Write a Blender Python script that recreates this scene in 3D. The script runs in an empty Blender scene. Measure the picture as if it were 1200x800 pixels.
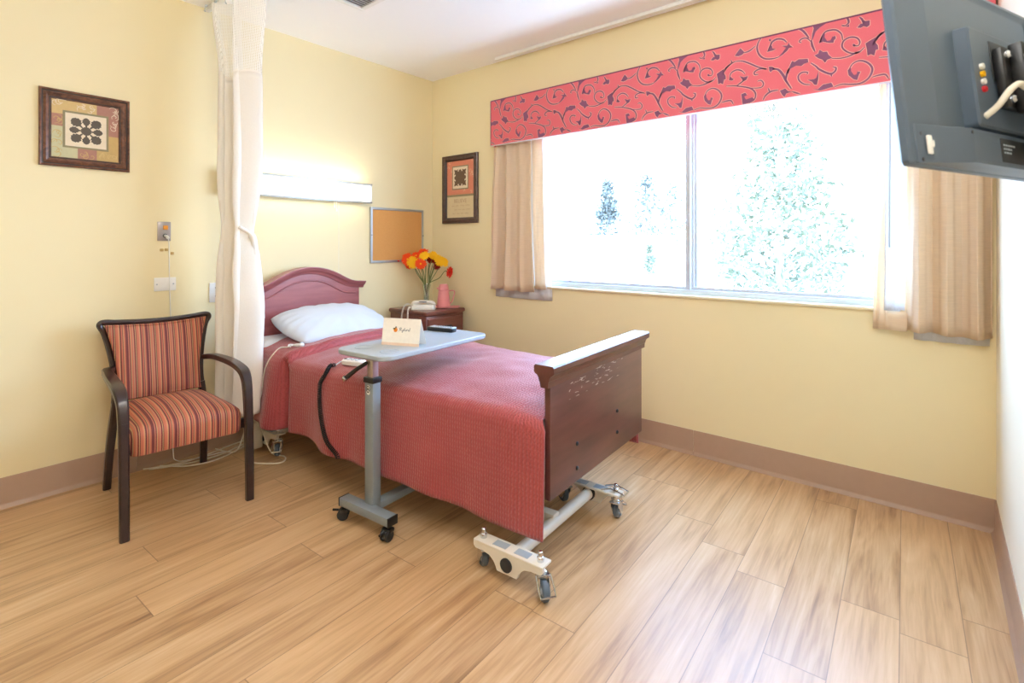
import bpy, bmesh, math, random
from mathutils import Vector, Matrix, noise
random.seed(7)
SC = bpy.context.scene
COL = SC.collection
PI = math.pi
R = math.radians

# ------------------------------------------------------------------ colours and materials
def lin(c):
    return tuple(((v/255)/12.92 if v/255 <= .04045 else ((v/255+.055)/1.055)**2.4) for v in c)

class NT:
    """small wrapper that makes node graphs readable"""
    def __init__(s, name):
        s.m = bpy.data.materials.new(name); s.m.use_nodes = True
        s.t = s.m.node_tree; s.n = s.t.nodes; s.l = s.t.links
        s.b = s.n['Principled BSDF']; s.out = s.n['Material Output']
    def node(s, typ, ins=None, **kw):
        nd = s.n.new(typ)
        for k, v in kw.items(): setattr(nd, k, v)
        for k, v in (ins or {}).items(): s.put(nd.inputs[k], v)
        return nd
    def put(s, sock, v):
        if isinstance(v, bpy.types.NodeSocket): s.l.new(v, sock)
        else: sock.default_value = v
    def math(s, op, a, b=0.0, c=None):
        nd = s.n.new('ShaderNodeMath'); nd.operation = op
        s.put(nd.inputs[0], a); s.put(nd.inputs[1], b)
        if c is not None: s.put(nd.inputs[2], c)
        return nd.outputs[0]
    def mix(s, f, a, b, blend='MIX'):
        nd = s.n.new('ShaderNodeMix'); nd.data_type = 'RGBA'; nd.blend_type = blend
        s.put(nd.inputs[0], f)
        for i, v in ((6, a), (7, b)):
            s.put(nd.inputs[i], v if isinstance(v, bpy.types.NodeSocket) else (*v[:3], 1))
        return nd.outputs[2]
    def ramp(s, f, stops, interp='LINEAR'):
        nd = s.n.new('ShaderNodeValToRGB'); cr = nd.color_ramp; cr.interpolation = interp
        while len(cr.elements) < len(stops): cr.elements.new(.5)
        for e, (p, c) in zip(cr.elements, stops): e.position = p; e.color = (*c, 1)
        s.put(nd.inputs[0], f); return nd.outputs[0]
    def coords(s, kind='Object', scale=(1, 1, 1), rot=(0, 0, 0)):
        tc = s.n.new('ShaderNodeTexCoord'); mp = s.n.new('ShaderNodeMapping')
        s.l.new(tc.outputs[kind], mp.inputs[0]); mp.inputs[3].default_value = scale; mp.inputs[2].default_value = rot
        return mp.outputs[0]
    def noise(s, v, scale, detail=3, rough=.5):
        nd = s.node('ShaderNodeTexNoise', {'Vector': v, 'Scale': scale, 'Detail': detail, 'Roughness': rough})
        return nd.outputs[0]
    def bump(s, h, strength=.2, dist=.01):
        nd = s.node('ShaderNodeBump', {'Height': h, 'Strength': strength, 'Distance': dist})
        s.l.new(nd.outputs[0], s.b.inputs['Normal'])
    def base(s, col=None, rough=None, metal=None, spec=None):
        if col is not None: s.put(s.b.inputs['Base Color'], col if isinstance(col, bpy.types.NodeSocket) else (*col[:3], 1))
        if rough is not None: s.put(s.b.inputs['Roughness'], rough)
        if metal is not None: s.b.inputs['Metallic'].default_value = metal
        if spec is not None: s.b.inputs['Specular IOR Level'].default_value = spec
        return s

def plain(name, rgb, rough=.5, metal=0, spec=None, var=.06, vscale=25, bump=0, bscale=200):
    """a plain procedural material: colour with slight mottling and fine bump"""
    t = NT(name); c = lin(rgb); co = t.coords()
    n = t.noise(co, vscale, 3)
    a = tuple(min(1, v*(1-var)) for v in c); b = tuple(min(1, v*(1+var)) for v in c)
    t.base(t.mix(n, a, b), rough, metal, spec)
    if bump: t.bump(t.noise(co, bscale, 2), bump, .002)
    return t.m

def fabric(name, rgb, rough=.9, transl=0.0, slub=0.0, scale=120, var=.08):
    """woven cloth; transl lets light through it, slub adds horizontal thick threads"""
    t = NT(name); c = lin(rgb)
    co = t.coords(scale=(12, 12, 160)) if slub else t.coords()
    n = t.noise(co, 1.2 if slub else scale, 3)
    a = tuple(v*(1-var) for v in c); b = tuple(min(1, v*(1+var)) for v in c)
    col = t.mix(n, a, b); t.base(col, rough, 0, .2); t.bump(n, .25, .002)
    if transl:
        tr = t.node('ShaderNodeBsdfTranslucent', {'Color': col})
        mx = t.node('ShaderNodeMixShader', {0: transl})
        t.l.new(t.b.outputs[0], mx.inputs[1]); t.l.new(tr.outputs[0], mx.inputs[2])
        t.l.new(mx.outputs[0], t.out.inputs[0])
    return t.m

M = {}
# walls: warm yellow paint with roller texture
def paint(name, rgb, var=.015):
    t = NT(name); c = lin(rgb); co = t.coords()
    n = t.noise(co, 3, 4)
    t.base(t.mix(n, tuple(v*(1-var) for v in c), tuple(min(1, v*(1+var)) for v in c)), .55, 0, .3)
    t.bump(t.noise(co, 260, 2), .06, .002); return t.m
M['wall'] = paint('yellow_wall_paint', (236, 222, 180))
M['wall_right'] = paint('cream_wall_paint', (243, 236, 216))
M['ceil'] = paint('white_ceiling_paint', (251, 251, 253))
M['white_paint'] = plain('white_painted_metal', (238, 238, 236), .35)
M['cream_paint'] = plain('cream_sill_paint', (236, 224, 192), .5)

# wood-look vinyl planks
def floor_mat():
    t = NT('vinyl_plank_floor')
    tc = t.n.new('ShaderNodeTexCoord'); sp = t.node('ShaderNodeSeparateXYZ', {0: tc.outputs['Object']})
    x, y = sp.outputs[0], sp.outputs[1]
    a = R(2.2)
    across = t.math('ADD', t.math('MULTIPLY', x, math.cos(a)), t.math('MULTIPLY', y, math.sin(a)))
    along = t.math('ADD', t.math('MULTIPLY', x, -math.sin(a)), t.math('MULTIPLY', y, math.cos(a)))
    ps = t.math('DIVIDE', t.math('SUBTRACT', across, -.0135), .1703)
    row = t.math('FLOOR', ps)
    wr = t.node('ShaderNodeTexWhiteNoise', {'W': row}, noise_dimensions='1D').outputs[0]
    q = t.math('ADD', t.math('DIVIDE', along, 1.22), t.math('MULTIPLY', wr, 7.31))
    idx = t.math('FLOOR', q)
    cell = t.node('ShaderNodeCombineXYZ', {0: row, 1: idx})
    wn = t.node('ShaderNodeTexWhiteNoise', {'Vector': cell.outputs[0]}, noise_dimensions='3D')
    tone = wn.outputs[0]
    off = t.math('MULTIPLY', tone, 37.0)
    # grain, stretched along the plank
    gv = t.node('ShaderNodeCombineXYZ', {0: t.math('MULTIPLY', across, 13.0), 1: t.math('MULTIPLY', along, 1.3), 2: off})
    warp = t.node('ShaderNodeTexNoise', {'Vector': gv.outputs[0], 'Scale': 1.0, 'Detail': 3.0, 'Distortion': 1.2})
    gv2 = t.node('ShaderNodeCombineXYZ', {0: t.math('MULTIPLY', across, 75.0), 1: t.math('MULTIPLY', along, 3.2), 2: off})
    fine = t.node('ShaderNodeTexNoise', {'Vector': gv2.outputs[0], 'Scale': 1.0, 'Detail': 5.0, 'Roughness': .6, 'Distortion': .6})
    g = t.math('ADD', t.math('MULTIPLY', warp.outputs[0], .58), t.math('MULTIPLY', fine.outputs[0], .42))
    col = t.ramp(g, [(.30, lin((132, 94, 60))), (.41, lin((176, 136, 94))), (.50, lin((198, 158, 114))), (.58, lin((208, 171, 128))), (.72, lin((224, 196, 158)))])
    col = t.mix(t.math('MULTIPLY', tone, .4), col, lin((206, 170, 126)), 'MIX')
    dk = t.math('ADD', .90, t.math('MULTIPLY', tone, .12))
    col = t.mix(1.0, col, t.node('ShaderNodeCombineColor', {0: dk, 1: dk, 2: dk}).outputs[0], 'MULTIPLY')
    fx = t.math('FRACT', ps); fy = t.math('FRACT', q)
    ex = t.math('MINIMUM', fx, t.math('SUBTRACT', 1.0, fx)); ey = t.math('MINIMUM', fy, t.math('SUBTRACT', 1.0, fy))
    sx = t.math('LESS_THAN', ex, .0075); sy = t.math('LESS_THAN', ey, .0013)
    seam = t.math('MAXIMUM', sx, sy)
    col = t.mix(t.math('MULTIPLY', seam, .62), col, lin((92, 64, 40)))
    t.base(col, t.math('ADD', .32, t.math('MULTIPLY', fine.outputs[0], .12)), 0, .6)
    t.b.inputs['Coat Weight'].default_value = .35; t.b.inputs['Coat Roughness'].default_value = .42
    h = t.math('SUBTRACT', t.math('MULTIPLY', fine.outputs[0], .3), seam)
    t.bump(h, .18, .002)
    return t.m
M['floor'] = floor_mat()
M['base'] = plain('brown_vinyl_baseboard', (172, 142, 120), .4, var=.04)

def striped():
    t = NT('striped_upholstery'); tc = t.n.new('ShaderNodeTexCoord'); sp = t.node('ShaderNodeSeparateXYZ', {0: tc.outputs['Object']})
    y = sp.outputs[1]; f = t.math('FRACT', t.math('DIVIDE', t.math('ADD', y, 3.007), .088))
    org, lt, mar, tan, dk, gr = lin((182, 98, 72)), lin((200, 124, 94)), lin((92, 22, 40)), lin((180, 146, 100)), lin((80, 50, 46)), lin((140, 110, 90))
    st = [(0, org), (.09, lt), (.14, tan), (.17, mar), (.24, org), (.30, dk), (.335, tan), (.36, org), (.43, mar), (.57, lt), (.60, mar), (.66, tan), (.69, org), (.77, gr), (.80, lt), (.84, mar), (.91, tan), (.94, dk), (.975, org)]
    col = t.ramp(f, st, 'CONSTANT')
    n = t.noise(t.coords(scale=(1, 300, 1)), 6, 2)
    col = t.mix(t.math('MULTIPLY', n, .22), col, lin((206, 140, 106)))
    t.base(col, .6, 0, .35); t.bump(t.noise(t.coords(), 400, 2), .12, .002); return t.m
M['stripe'] = striped()

def wood(name, dark, light, rough=.35, along=(2, 14, 14), coat=.3, mid=.5):
    t = NT(name); co = t.coords(scale=along)
    n = t.node('ShaderNodeTexNoise', {'Vector': co, 'Scale': 1.6, 'Detail': 5.0, 'Distortion': .8}).outputs[0]
    t.base(t.ramp(n, [(.3, lin(dark)), (.7, lin(light))]), rough, 0, .5)
    t.b.inputs['Coat Weight'].default_value = coat; t.b.inputs['Coat Roughness'].default_value = .2
    return t.m
M['chair_wood'] = wood('dark_espresso_wood', (36, 23, 24), (52, 34, 33), .28)
M['cherry'] = wood('cherry_headboard_wood', (146, 78, 80), (170, 98, 98), .38, (14, 2, 14))
M['nightwood'] = wood('walnut_nightstand_wood', (92, 48, 40), (124, 68, 54), .35, (14, 2, 14))
def footwood():
    t = NT('scuffed_footboard_wood'); co = t.coords()
    n = t.noise(t.coords(scale=(14, 2, 14)), 1.6, 5)
    col = t.ramp(n, [(.3, lin((82, 46, 42))), (.7, lin((104, 60, 54)))])
    s = t.node('ShaderNodeTexNoise', {'Vector': t.coords(scale=(8, 9, 60), rot=(.4, 0, 0)), 'Scale': 2.2, 'Detail': 6.0}).outputs[0]
    sp = t.node('ShaderNodeSeparateXYZ', {0: co}); z = sp.outputs[2]
    band = t.math('MULTIPLY', t.math('GREATER_THAN', z, .66), t.math('LESS_THAN', z, .745))
    y = sp.outputs[1]
    band = t.math('MULTIPLY', band, t.math('MULTIPLY', t.math('GREATER_THAN', y, -.30), t.math('LESS_THAN', y, .22)))
    sc = t.math('MULTIPLY', t.math('GREATER_THAN', s, .62), band)
    fleck = t.math('GREATER_THAN', t.noise(t.coords(scale=(20, 20, 20)), 2.4, 6, .7), .745)
    sc = t.math('MAXIMUM', t.math('MULTIPLY', sc, .55), t.math('MULTIPLY', fleck, .5))
    t.base(t.mix(sc, col, lin((205, 190, 186))), .34, 0, .5)
    t.b.inputs['Coat Weight'].default_value = .25; return t.m
M['foot'] = footwood()

def quilt():
    t = NT('rose_quilted_bedspread'); tc = t.n.new('ShaderNodeTexCoord')
    sp = t.node('ShaderNodeSeparateXYZ', {0: tc.outputs['UV']})
    u, v = sp.outputs[0], sp.outputs[1]          # metres along the bed / across the cloth
    wob = t.node('ShaderNodeTexNoise', {'Vector': tc.outputs['UV'], 'Scale': 40.0, 'Detail': 2.0}).outputs[0]
    rib = t.math('SINE', t.math('ADD', t.math('MULTIPLY', u, 2*PI/.0135), t.math('MULTIPLY', wob, 5.0)))
    vx = t.math('SINE', t.math('ADD', t.math('MULTIPLY', v, 2*PI/.026), t.math('MULTIPLY', wob, 9.0)))
    h = t.math('ADD', t.math('MULTIPLY', rib, .6), t.math('MULTIPLY', t.math('MULTIPLY', rib, vx), .5))
    crk = t.noise(tc.outputs['UV'], 90, 4)
    h = t.math('ADD', h, t.math('MULTIPLY', crk, 1.2))
    big = t.noise(tc.outputs['UV'], 5, 3)
    col = t.mix(big, lin((152, 58, 62)), lin((174, 74, 76)))
    col = t.mix(t.math('MULTIPLY', t.math('LESS_THAN', rib, -.5), .28), col, lin((108, 34, 38)))
    t.base(col, .5, 0, .45); t.b.inputs['Sheen Weight'].default_value = .3
    t.bump(h, .42, .004); return t.m
M['quilt'] = quilt()
M['white_cloth'] = fabric('white_pillow_cotton', (208, 213, 222), .85, scale=200, var=.02)
M['sheet'] = fabric('white_sheet_cotton', (226, 228, 232), .85, scale=200, var=.02)
M['curtain'] = fabric('beige_slub_curtain', (246, 228, 203), .85, .40, 1)
M['lining'] = fabric('white_curtain_lining', (242, 242, 244), .85, .45)
M['privacy'] = fabric('cream_privacy_fabric', (248, 243, 235), .8, .12, var=.03)
def meshcloth():
    t = NT('white_open_mesh'); c = lin((250, 248, 244))
    co = t.coords(rot=(0, 0, R(-20)))
    sp = t.node('ShaderNodeSeparateXYZ', {0: co})
    a = t.math('SINE', t.math('MULTIPLY', t.math('ADD', sp.outputs[0], sp.outputs[2]), 2*PI/.014))
    b = t.math('SINE', t.math('MULTIPLY', t.math('SUBTRACT', sp.outputs[0], sp.outputs[2]), 2*PI/.014))
    hole = t.math('GREATER_THAN', t.math('MULTIPLY', a, b), .45)
    t.base(c, .8, 0, .2)
    tl = t.node('ShaderNodeBsdfTranslucent', {'Color': (*c, 1)}); m1 = t.node('ShaderNodeMixShader', {0: .3})
    t.l.new(t.b.outputs[0], m1.inputs[1]); t.l.new(tl.outputs[0], m1.inputs[2])
    tp = t.node('ShaderNodeBsdfTransparent'); m2 = t.node('ShaderNodeMixShader', {0: t.math('MULTIPLY', hole, .8)})
    t.l.new(m1.outputs[0], m2.inputs[1]); t.l.new(tp.outputs[0], m2.inputs[2]); t.l.new(m2.outputs[0], t.out.inputs[0])
    return t.m
M['mesh'] = meshcloth()
M['val_red'] = fabric('coral_red_valance_fabric', (224, 110, 120), .75, 0, 0, 160, .04)
M['val_purple'] = fabric('plum_scroll_print', (134, 84, 112), .7, 0, 0, 160, .05)
M['val_pale'] = fabric('pale_scroll_outline', (232, 176, 160), .75, 0, 0, 160, .04)
M['alu'] = plain('brushed_aluminium', (186, 192, 200), .32, .85, var=.03)
M['alu_frame'] = plain('anodised_window_aluminium', (204, 212, 222), .4, .1, var=.03)
M['chrome'] = plain('chrome', (215, 218, 222), .15, 1, var=.02)
M['steel_grey'] = plain('grey_powder_coated_steel', (136, 146, 154), .38, .2, var=.04)
M['inner_post'] = plain('pale_anodised_post', (190, 182, 184), .28, .8, var=.03)
M['lam'] = plain('pale_blue_grey_laminate', (166, 177, 187), .3, var=.02)
M['black'] = plain('black_plastic', (24, 24, 26), .4)
M['rubber'] = plain('dark_rubber', (38, 39, 42), .6)
M['grey_rubber'] = plain('blue_grey_caster_rubber', (92, 104, 116), .5)
M['hub'] = plain('pale_grey_hub', (186, 196, 206), .4)
M['bedwhite'] = plain('cream_enamelled_steel', (226, 220, 208), .35, var=.03)
M['beige_plastic'] = plain('beige_plastic', (205, 196, 176), .5)
M['cord'] = plain('ivory_cord', (228, 220, 204), .5)
M['white_plastic'] = plain('white_plastic', (238, 237, 234), .35)
M['phone'] = plain('ivory_telephone_plastic', (232, 226, 214), .35)
M['red'] = plain('red_plastic', (196, 26, 40), .4)
M['green'] = plain('green_plastic', (30, 120, 70), .4)
M['pink'] = plain('dusty_pink_plastic', (222, 140, 142), .35)
M['orange_plastic'] = plain('amber_button', (232, 150, 30), .35)
M['plate_grey'] = plain('brushed_wall_plate', (166, 156, 152), .4, .5)
M['cork'] = (lambda t: (t.base(t.mix(t.noise(t.coords(), 190, 5, .7), lin((196, 138, 78)), lin((226, 172, 108))), .9, 0, .1), t.bump(t.noise(t.coords(), 300, 3), .2, .002), t.m)[-1])(NT('cork_sheet'))
M['tv'] = plain('slate_tv_plastic', (80, 94, 110), .38, var=.05)
M['tv_dark'] = plain('dark_tv_panel', (30, 34, 40), .45)
M['pic_frame'] = wood('bronze_brown_frame', (70, 38, 26), (128, 82, 58), .35, (20, 20, 20))
M['pic_frame_dark'] = wood('dark_brown_frame', (58, 36, 32), (88, 60, 52), .35, (20, 20, 20))
M['frame_lip'] = plain('near_black_frame_groove', (34, 20, 16), .4)
for k, c in dict(mat_ochre=(208, 178, 120), mat_sage=(196, 190, 150), mat_rose=(172, 122, 104), mat_gold=(196, 164, 104), mat_cream=(228, 212, 184), motif=(92, 82, 70),
                 olive=(142, 132, 98), coral_print=(216, 134, 106), parch=(214, 196, 156), motif_brown=(104, 80, 58), ink=(178, 142, 112), dot=(236, 216, 176), paper=(244, 236, 224), paper_edge=(236, 208, 184), logo_orange=(240, 140, 40), logo_leaf=(70, 78, 48), logo_ink=(84, 84, 96)).items():
    M[k] = plain('print_'+k, c, .7, var=.08, vscale=60)
def petal(name, rgb):
    t = NT(name); c = lin(rgb); t.base(c, .6, 0, .3)
    tl = t.node('ShaderNodeBsdfTranslucent', {'Color': (*c, 1)}); m1 = t.node('ShaderNodeMixShader', {0: .3})
    t.l.new(t.b.outputs[0], m1.inputs[1]); t.l.new(tl.outputs[0], m1.inputs[2]); t.l.new(m1.outputs[0], t.out.inputs[0]); return t.m
M['pet_orange'] = petal('orange_petal', (246, 84, 22)); M['pet_yellow'] = petal('yellow_petal', (255, 204, 30)); M['pet_red'] = petal('red_petal', (226, 44, 26)); M['pet_dark'] = petal('deep_red_petal', (150, 28, 24))
M['stem'] = plain('green_stem', (104, 122, 66), .5)
def glass(name, tint, mixf, rough=.02):
    t = NT(name); tp = t.node('ShaderNodeBsdfTransparent', {'Color': (*tint, 1)}); gl = t.node('ShaderNodeBsdfGlossy', {'Color': (.95, .97, 1, 1), 'Roughness': rough})
    mx = t.node('ShaderNodeMixShader', {0: mixf}); t.l.new(tp.outputs[0], mx.inputs[1]); t.l.new(gl.outputs[0], mx.inputs[2]); t.l.new(mx.outputs[0], t.out.inputs[0]); return t.m
M['pane'] = glass('window_glass', (.96, .98, .98), .05)
M['vase_glass'] = glass('clear_vase_glass', (.90, .95, .92), .14)
M['water'] = glass('vase_water', (.84, .92, .86), .08)
def glow(name, col, strength):
    t = NT(name); t.base(lin((245, 245, 240)), .4); t.b.inputs['Emission Color'].default_value = (*col, 1); t.b.inputs['Emission Strength'].default_value = strength; return t.m
M['diffuser'] = glow('lit_acrylic_diffuser', (1, .98, .90), 1.1)
def globe():
    t = NT('fill_opal_globe'); tp = t.node('ShaderNodeBsdfTransparent'); tl = t.node('ShaderNodeBsdfTranslucent', {'Color': (.95, .95, .93, 1)})
    em = t.node('ShaderNodeEmission', {'Color': (1, .97, .92, 1), 'Strength': 4.0}); ad = t.node('ShaderNodeAddShader'); mx = t.node('ShaderNodeMixShader', {0: .2})
    t.l.new(tp.outputs[0], mx.inputs[1]); t.l.new(tl.outputs[0], mx.inputs[2]); t.l.new(mx.outputs[0], ad.inputs[0]); t.l.new(em.outputs[0], ad.inputs[1]); t.l.new(ad.outputs[0], t.out.inputs[0]); return t.m
M['fill_lens'] = globe()  # glowing shell of the added fill globes, out of view
M['leaf_teal'] = plain('blue_green_needles', (84, 90, 86), .6, var=.3, vscale=3)
M['leaf_green'] = plain('pale_green_leaves', (100, 106, 84), .6, var=.3, vscale=3)
M['leaf_pale'] = plain('silvery_leaves', (122, 120, 104), .6, var=.25, vscale=3)
M['bark'] = plain('grey_bark', (170, 160, 146), .9)
M['stucco'] = plain('white_stucco', (236, 236, 234), .8)
M['roofing'] = plain('pale_roof_shingle', (206, 204, 202), .8)
M['house_glass'] = plain('house_window_glass', (96, 120, 140), .15)
M['ground'] = plain('pale_pavement', (206, 204, 200), .9)

# ------------------------------------------------------------------ mesh building
def catmull(pts, n=6, closed=False):
    P = [Vector(p) for p in pts]; out = []; L = len(P)
    rng = range(L) if closed else range(L-1)
    for i in rng:
        p1, p2 = P[i], P[(i+1) % L]
        p0 = P[i-1] if (closed or i > 0) else p1*2-p2
        p3 = P[(i+2) % L] if (closed or i+2 < L) else p2*2-p1
        for k in range(n):
            t = k/n
            out.append(.5*((2*p1)+(p2-p0)*t+(2*p0-5*p1+4*p2-p3)*t*t+(3*p1-p0-3*p2+p3)*t**3))
    if not closed: out.append(P[-1])
    return out

class B:
    def __init__(s): s.bm = bmesh.new(); s.uvl = None
    def _mi(s, faces, mi):
        for f in faces: f.material_index = mi
    def box(s, c, d, bevel=0.0, mi=0, rot=None, seg=2):
        t = bmesh.new(); bmesh.ops.create_cube(t, size=1)
        bmesh.ops.scale(t, vec=d, verts=t.verts)
        if bevel: bmesh.ops.bevel(t, geom=t.edges[:], offset=min(bevel, min(d)*.49), segments=seg, affect='EDGES', profile=.5)
        m = Matrix.Translation(Vector(c))
        if rot is not None: m = m @ (rot.to_4x4() if hasattr(rot, 'to_4x4') else Matrix.Rotation(rot, 4, 'Z'))
        s.add(t, m, mi); return s
    def add(s, t, m, mi):
        vm = {}
        for v in t.verts: vm[v] = s.bm.verts.new(m @ v.co)
        for f in t.faces:
            try: nf = s.bm.faces.new([vm[v] for v in f.verts]); nf.material_index = mi
            except ValueError: pass
        t.free()
    def rings(s, rings, cap=True, closed=True, mi=0):
        """loft through rings of equal count"""
        vr = [[s.bm.verts.new(Vector(p)) for p in r] for r in rings]
        n = len(vr[0])
        for a, b in zip(vr, vr[1:]):
            for i in range(n if closed else n-1):
                j = (i+1) % n
                f = s.bm.faces.new((a[i], a[j], b[j], b[i])); f.material_index = mi
        if cap and closed:
            for r in (vr[0], vr[-1]):
                try: f = s.bm.faces.new(r); f.material_index = mi
                except ValueError: pass
        return s
    def tube(s, pts, r, n=8, mi=0, closed=False, smooth=0, flat=1.0):
        P = catmull(pts, smooth, closed) if smooth else [Vector(p) for p in pts]
        L = len(P); rings = []; nrm = None
        for i in range(L):
            a = P[i-1] if (i > 0 or closed) else P[i]; b = P[(i+1) % L] if (i+1 < L or closed) else P[i]
            t = (b-a).normalized()
            if nrm is None:
                ref = Vector((0, 0, 1)) if abs(t.z) < .9 else Vector((1, 0, 0)); nrm = (ref-t*ref.dot(t)).normalized()
            else:
                nrm = (nrm-t*nrm.dot(t)); nrm = nrm.normalized() if nrm.length > 1e-6 else Vector((1, 0, 0))
            bi = t.cross(nrm); rr = r[int(i*(len(r)-1)/max(1, L-1))] if isinstance(r, (list, tuple)) else r
            rings.append([P[i]+(nrm*math.cos(2*PI*k/n)*flat+bi*math.sin(2*PI*k/n))*rr for k in range(n)])
        if closed: rings.append(rings[0]); s.rings(rings, cap=False, mi=mi)
        else: s.rings(rings, mi=mi)
        return s
    def sweep(s, pts, sizes, side, smooth=6, mi=0, ch=.2):
        """chamfered rectangular bar along pts; side = constant side direction; sizes = (along side, other)"""
        P = catmull(pts, smooth) if smooth else [Vector(p) for p in pts]; L = len(P); sd = Vector(side).normalized(); rings = []
        for i in range(L):
            t = (P[min(i+1, L-1)]-P[max(i-1, 0)]).normalized(); a = (sd-t*sd.dot(t)).normalized(); b = t.cross(a)
            f = i/(L-1)*(len(sizes)-1); k = min(int(f), len(sizes)-2) if len(sizes) > 1 else 0; fr = f-k
            w, h = sizes[0] if len(sizes) == 1 else tuple(sizes[k][q]*(1-fr)+sizes[k+1][q]*fr for q in (0, 1))
            c = ch*min(w, h)
            pr = [(-w/2+c, -h/2), (w/2-c, -h/2), (w/2, -h/2+c), (w/2, h/2-c), (w/2-c, h/2), (-w/2+c, h/2), (-w/2, h/2-c), (-w/2, -h/2+c)]
            rings.append([P[i]+a*x+b*y for x, y in pr])
        return s.rings(rings, mi=mi)
    def lathe(s, prof, c=(0, 0, 0), n=24, mi=0, axis='Z', cap=True):
        q = {'Z': Matrix.Identity(3), 'X': Matrix.Rotation(PI/2, 3, 'Y'), 'Y': Matrix.Rotation(-PI/2, 3, 'X')}[axis] if isinstance(axis, str) else axis
        C_ = Vector(c)
        return s.rings([[C_+q @ Vector((r*math.cos(2*PI*k/n), r*math.sin(2*PI*k/n), z)) for k in range(n)] for r, z in prof], cap=cap, mi=mi)
    def ball(s, c, r, sc=(1, 1, 1), mi=0, n=12):
        t = bmesh.new(); bmesh.ops.create_uvsphere(t, u_segments=n, v_segments=max(6, n//2+2), radius=r)
        s.add(t, Matrix.Translation(Vector(c)) @ Matrix.Diagonal((*sc, 1)), mi); return s
    def prism(s, poly, o, ax, ay, az, mi=0):
        """polygon (2D) in the frame o + x*ax + y*ay, extruded by vector az (zero length: flat face)"""
        o, ax, ay, az = Vector(o), Vector(ax), Vector(ay), Vector(az)
        a = [s.bm.verts.new(o+ax*x+ay*y) for x, y in poly]
        fs = [s.bm.faces.new(a)]
        if az.length > 1e-9:
            b = [s.bm.verts.new(v.co+az) for v in a]; n = len(a); fs.append(s.bm.faces.new(b))
            for i in range(n): fs.append(s.bm.faces.new((a[i], a[(i+1) % n], b[(i+1) % n], b[i])))
        s._mi(fs, mi); return s
    def ribbon(s, pts, w, o, ax, ay, mi=0, taper=.35, n=5, lift=0):
        """flat drawn stroke in a plane"""
        P = catmull([(x, y, 0) for x, y in pts], n); L = len(P); o, ax, ay = Vector(o), Vector(ax), Vector(ay); prev = None
        for i in range(L):
            t = (P[min(i+1, L-1)]-P[max(i-1, 0)]); t = t.normalized() if t.length > 1e-9 else Vector((1, 0, 0)); nn = Vector((-t.y, t.x, 0))
            k = w*.5*(taper+(1-taper)*math.sin(PI*min(1, max(0, i/(L-1)))))
            pr = [P[i]+nn*k, P[i]-nn*k]; cur = [s.bm.verts.new(o+ax*q.x+ay*q.y) for q in pr]
            if prev:
                f = s.bm.faces.new((prev[0], prev[1], cur[1], cur[0])); f.material_index = mi
            prev = cur
        return s
    def grid(s, fn, nu, nv, mi=0, uv=None, closeu=False):
        """surface fn(a, b) with a, b in 0..1; uv(a, b) optional"""
        V = [[s.bm.verts.new(Vector(fn(i/nu, j/nv))) for j in range(nv+1)] for i in range(nu+1)]
        if uv and s.uvl is None: s.uvl = s.bm.loops.layers.uv.new('UVMap')
        for i in range(nu):
            for j in range(nv):
                f = s.bm.faces.new((V[i][j], V[i+1][j], V[i+1][j+1], V[i][j+1])); f.material_index = mi
                if uv:
                    for lp, (a, b) in zip(f.loops, ((i, j), (i+1, j), (i+1, j+1), (i, j+1))): lp[s.uvl].uv = uv(a/nu, b/nv)
        return V
    def slab(s, f0, f1, nu, nv, mi=0):
        """closed cushion between two grids that share their outline"""
        A = s.grid(f0, nu, nv, mi); Bv = s.grid(f1, nu, nv, mi)
        e = [(i, 0) for i in range(nu)]+[(nu, j) for j in range(nv)]+[(i, nv) for i in range(nu, 0, -1)]+[(0, j) for j in range(nv, 0, -1)]
        for k in range(len(e)):
            p, q = e[k], e[(k+1) % len(e)]
            f = s.bm.faces.new((A[p[0]][p[1]], A[q[0]][q[1]], Bv[q[0]][q[1]], Bv[p[0]][p[1]])); f.material_index = mi
        bmesh.ops.remove_doubles(s.bm, verts=s.bm.verts, dist=1e-5); return s
    def frame(s, w, h, prof, mi=None):
        """picture-frame moulding in local XZ, outward depth = -Y; prof = [(inset from the outer edge, depth)]"""
        rings = []
        for ins, d in prof:
            rings.append([(-w/2+ins, -d, -h/2+ins), (w/2-ins, -d, -h/2+ins), (w/2-ins, -d, h/2-ins), (-w/2+ins, -d, h/2-ins)])
        for k in range(len(rings)-1): s.rings([rings[k], rings[k+1]], cap=False, mi=(mi[k] if mi else 0))
        return s

def text_bm(b, body, size, o, ax, ay, mi=0, align='CENTER', sx=1.0):
    cu = bpy.data.curves.new('lettering', 'FONT'); cu.body = body; cu.size = size; cu.align_x = align; cu.align_y = 'CENTER'
    ob = bpy.data.objects.new('lettering', cu); COL.objects.link(ob)
    me = bpy.data.meshes.new_from_object(ob.evaluated_get(bpy.context.evaluated_depsgraph_get()))
    o, ax, ay = Vector(o), Vector(ax), Vector(ay); vs = [b.bm.verts.new(o+ax*v.co.x*sx+ay*v.co.y) for v in me.vertices]
    for p in me.polygons:
        try: f = b.bm.faces.new([vs[i] for i in p.vertices]); f.material_index = mi
        except ValueError: pass
    bpy.data.objects.remove(ob); bpy.data.curves.remove(cu); bpy.data.meshes.remove(me)

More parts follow.
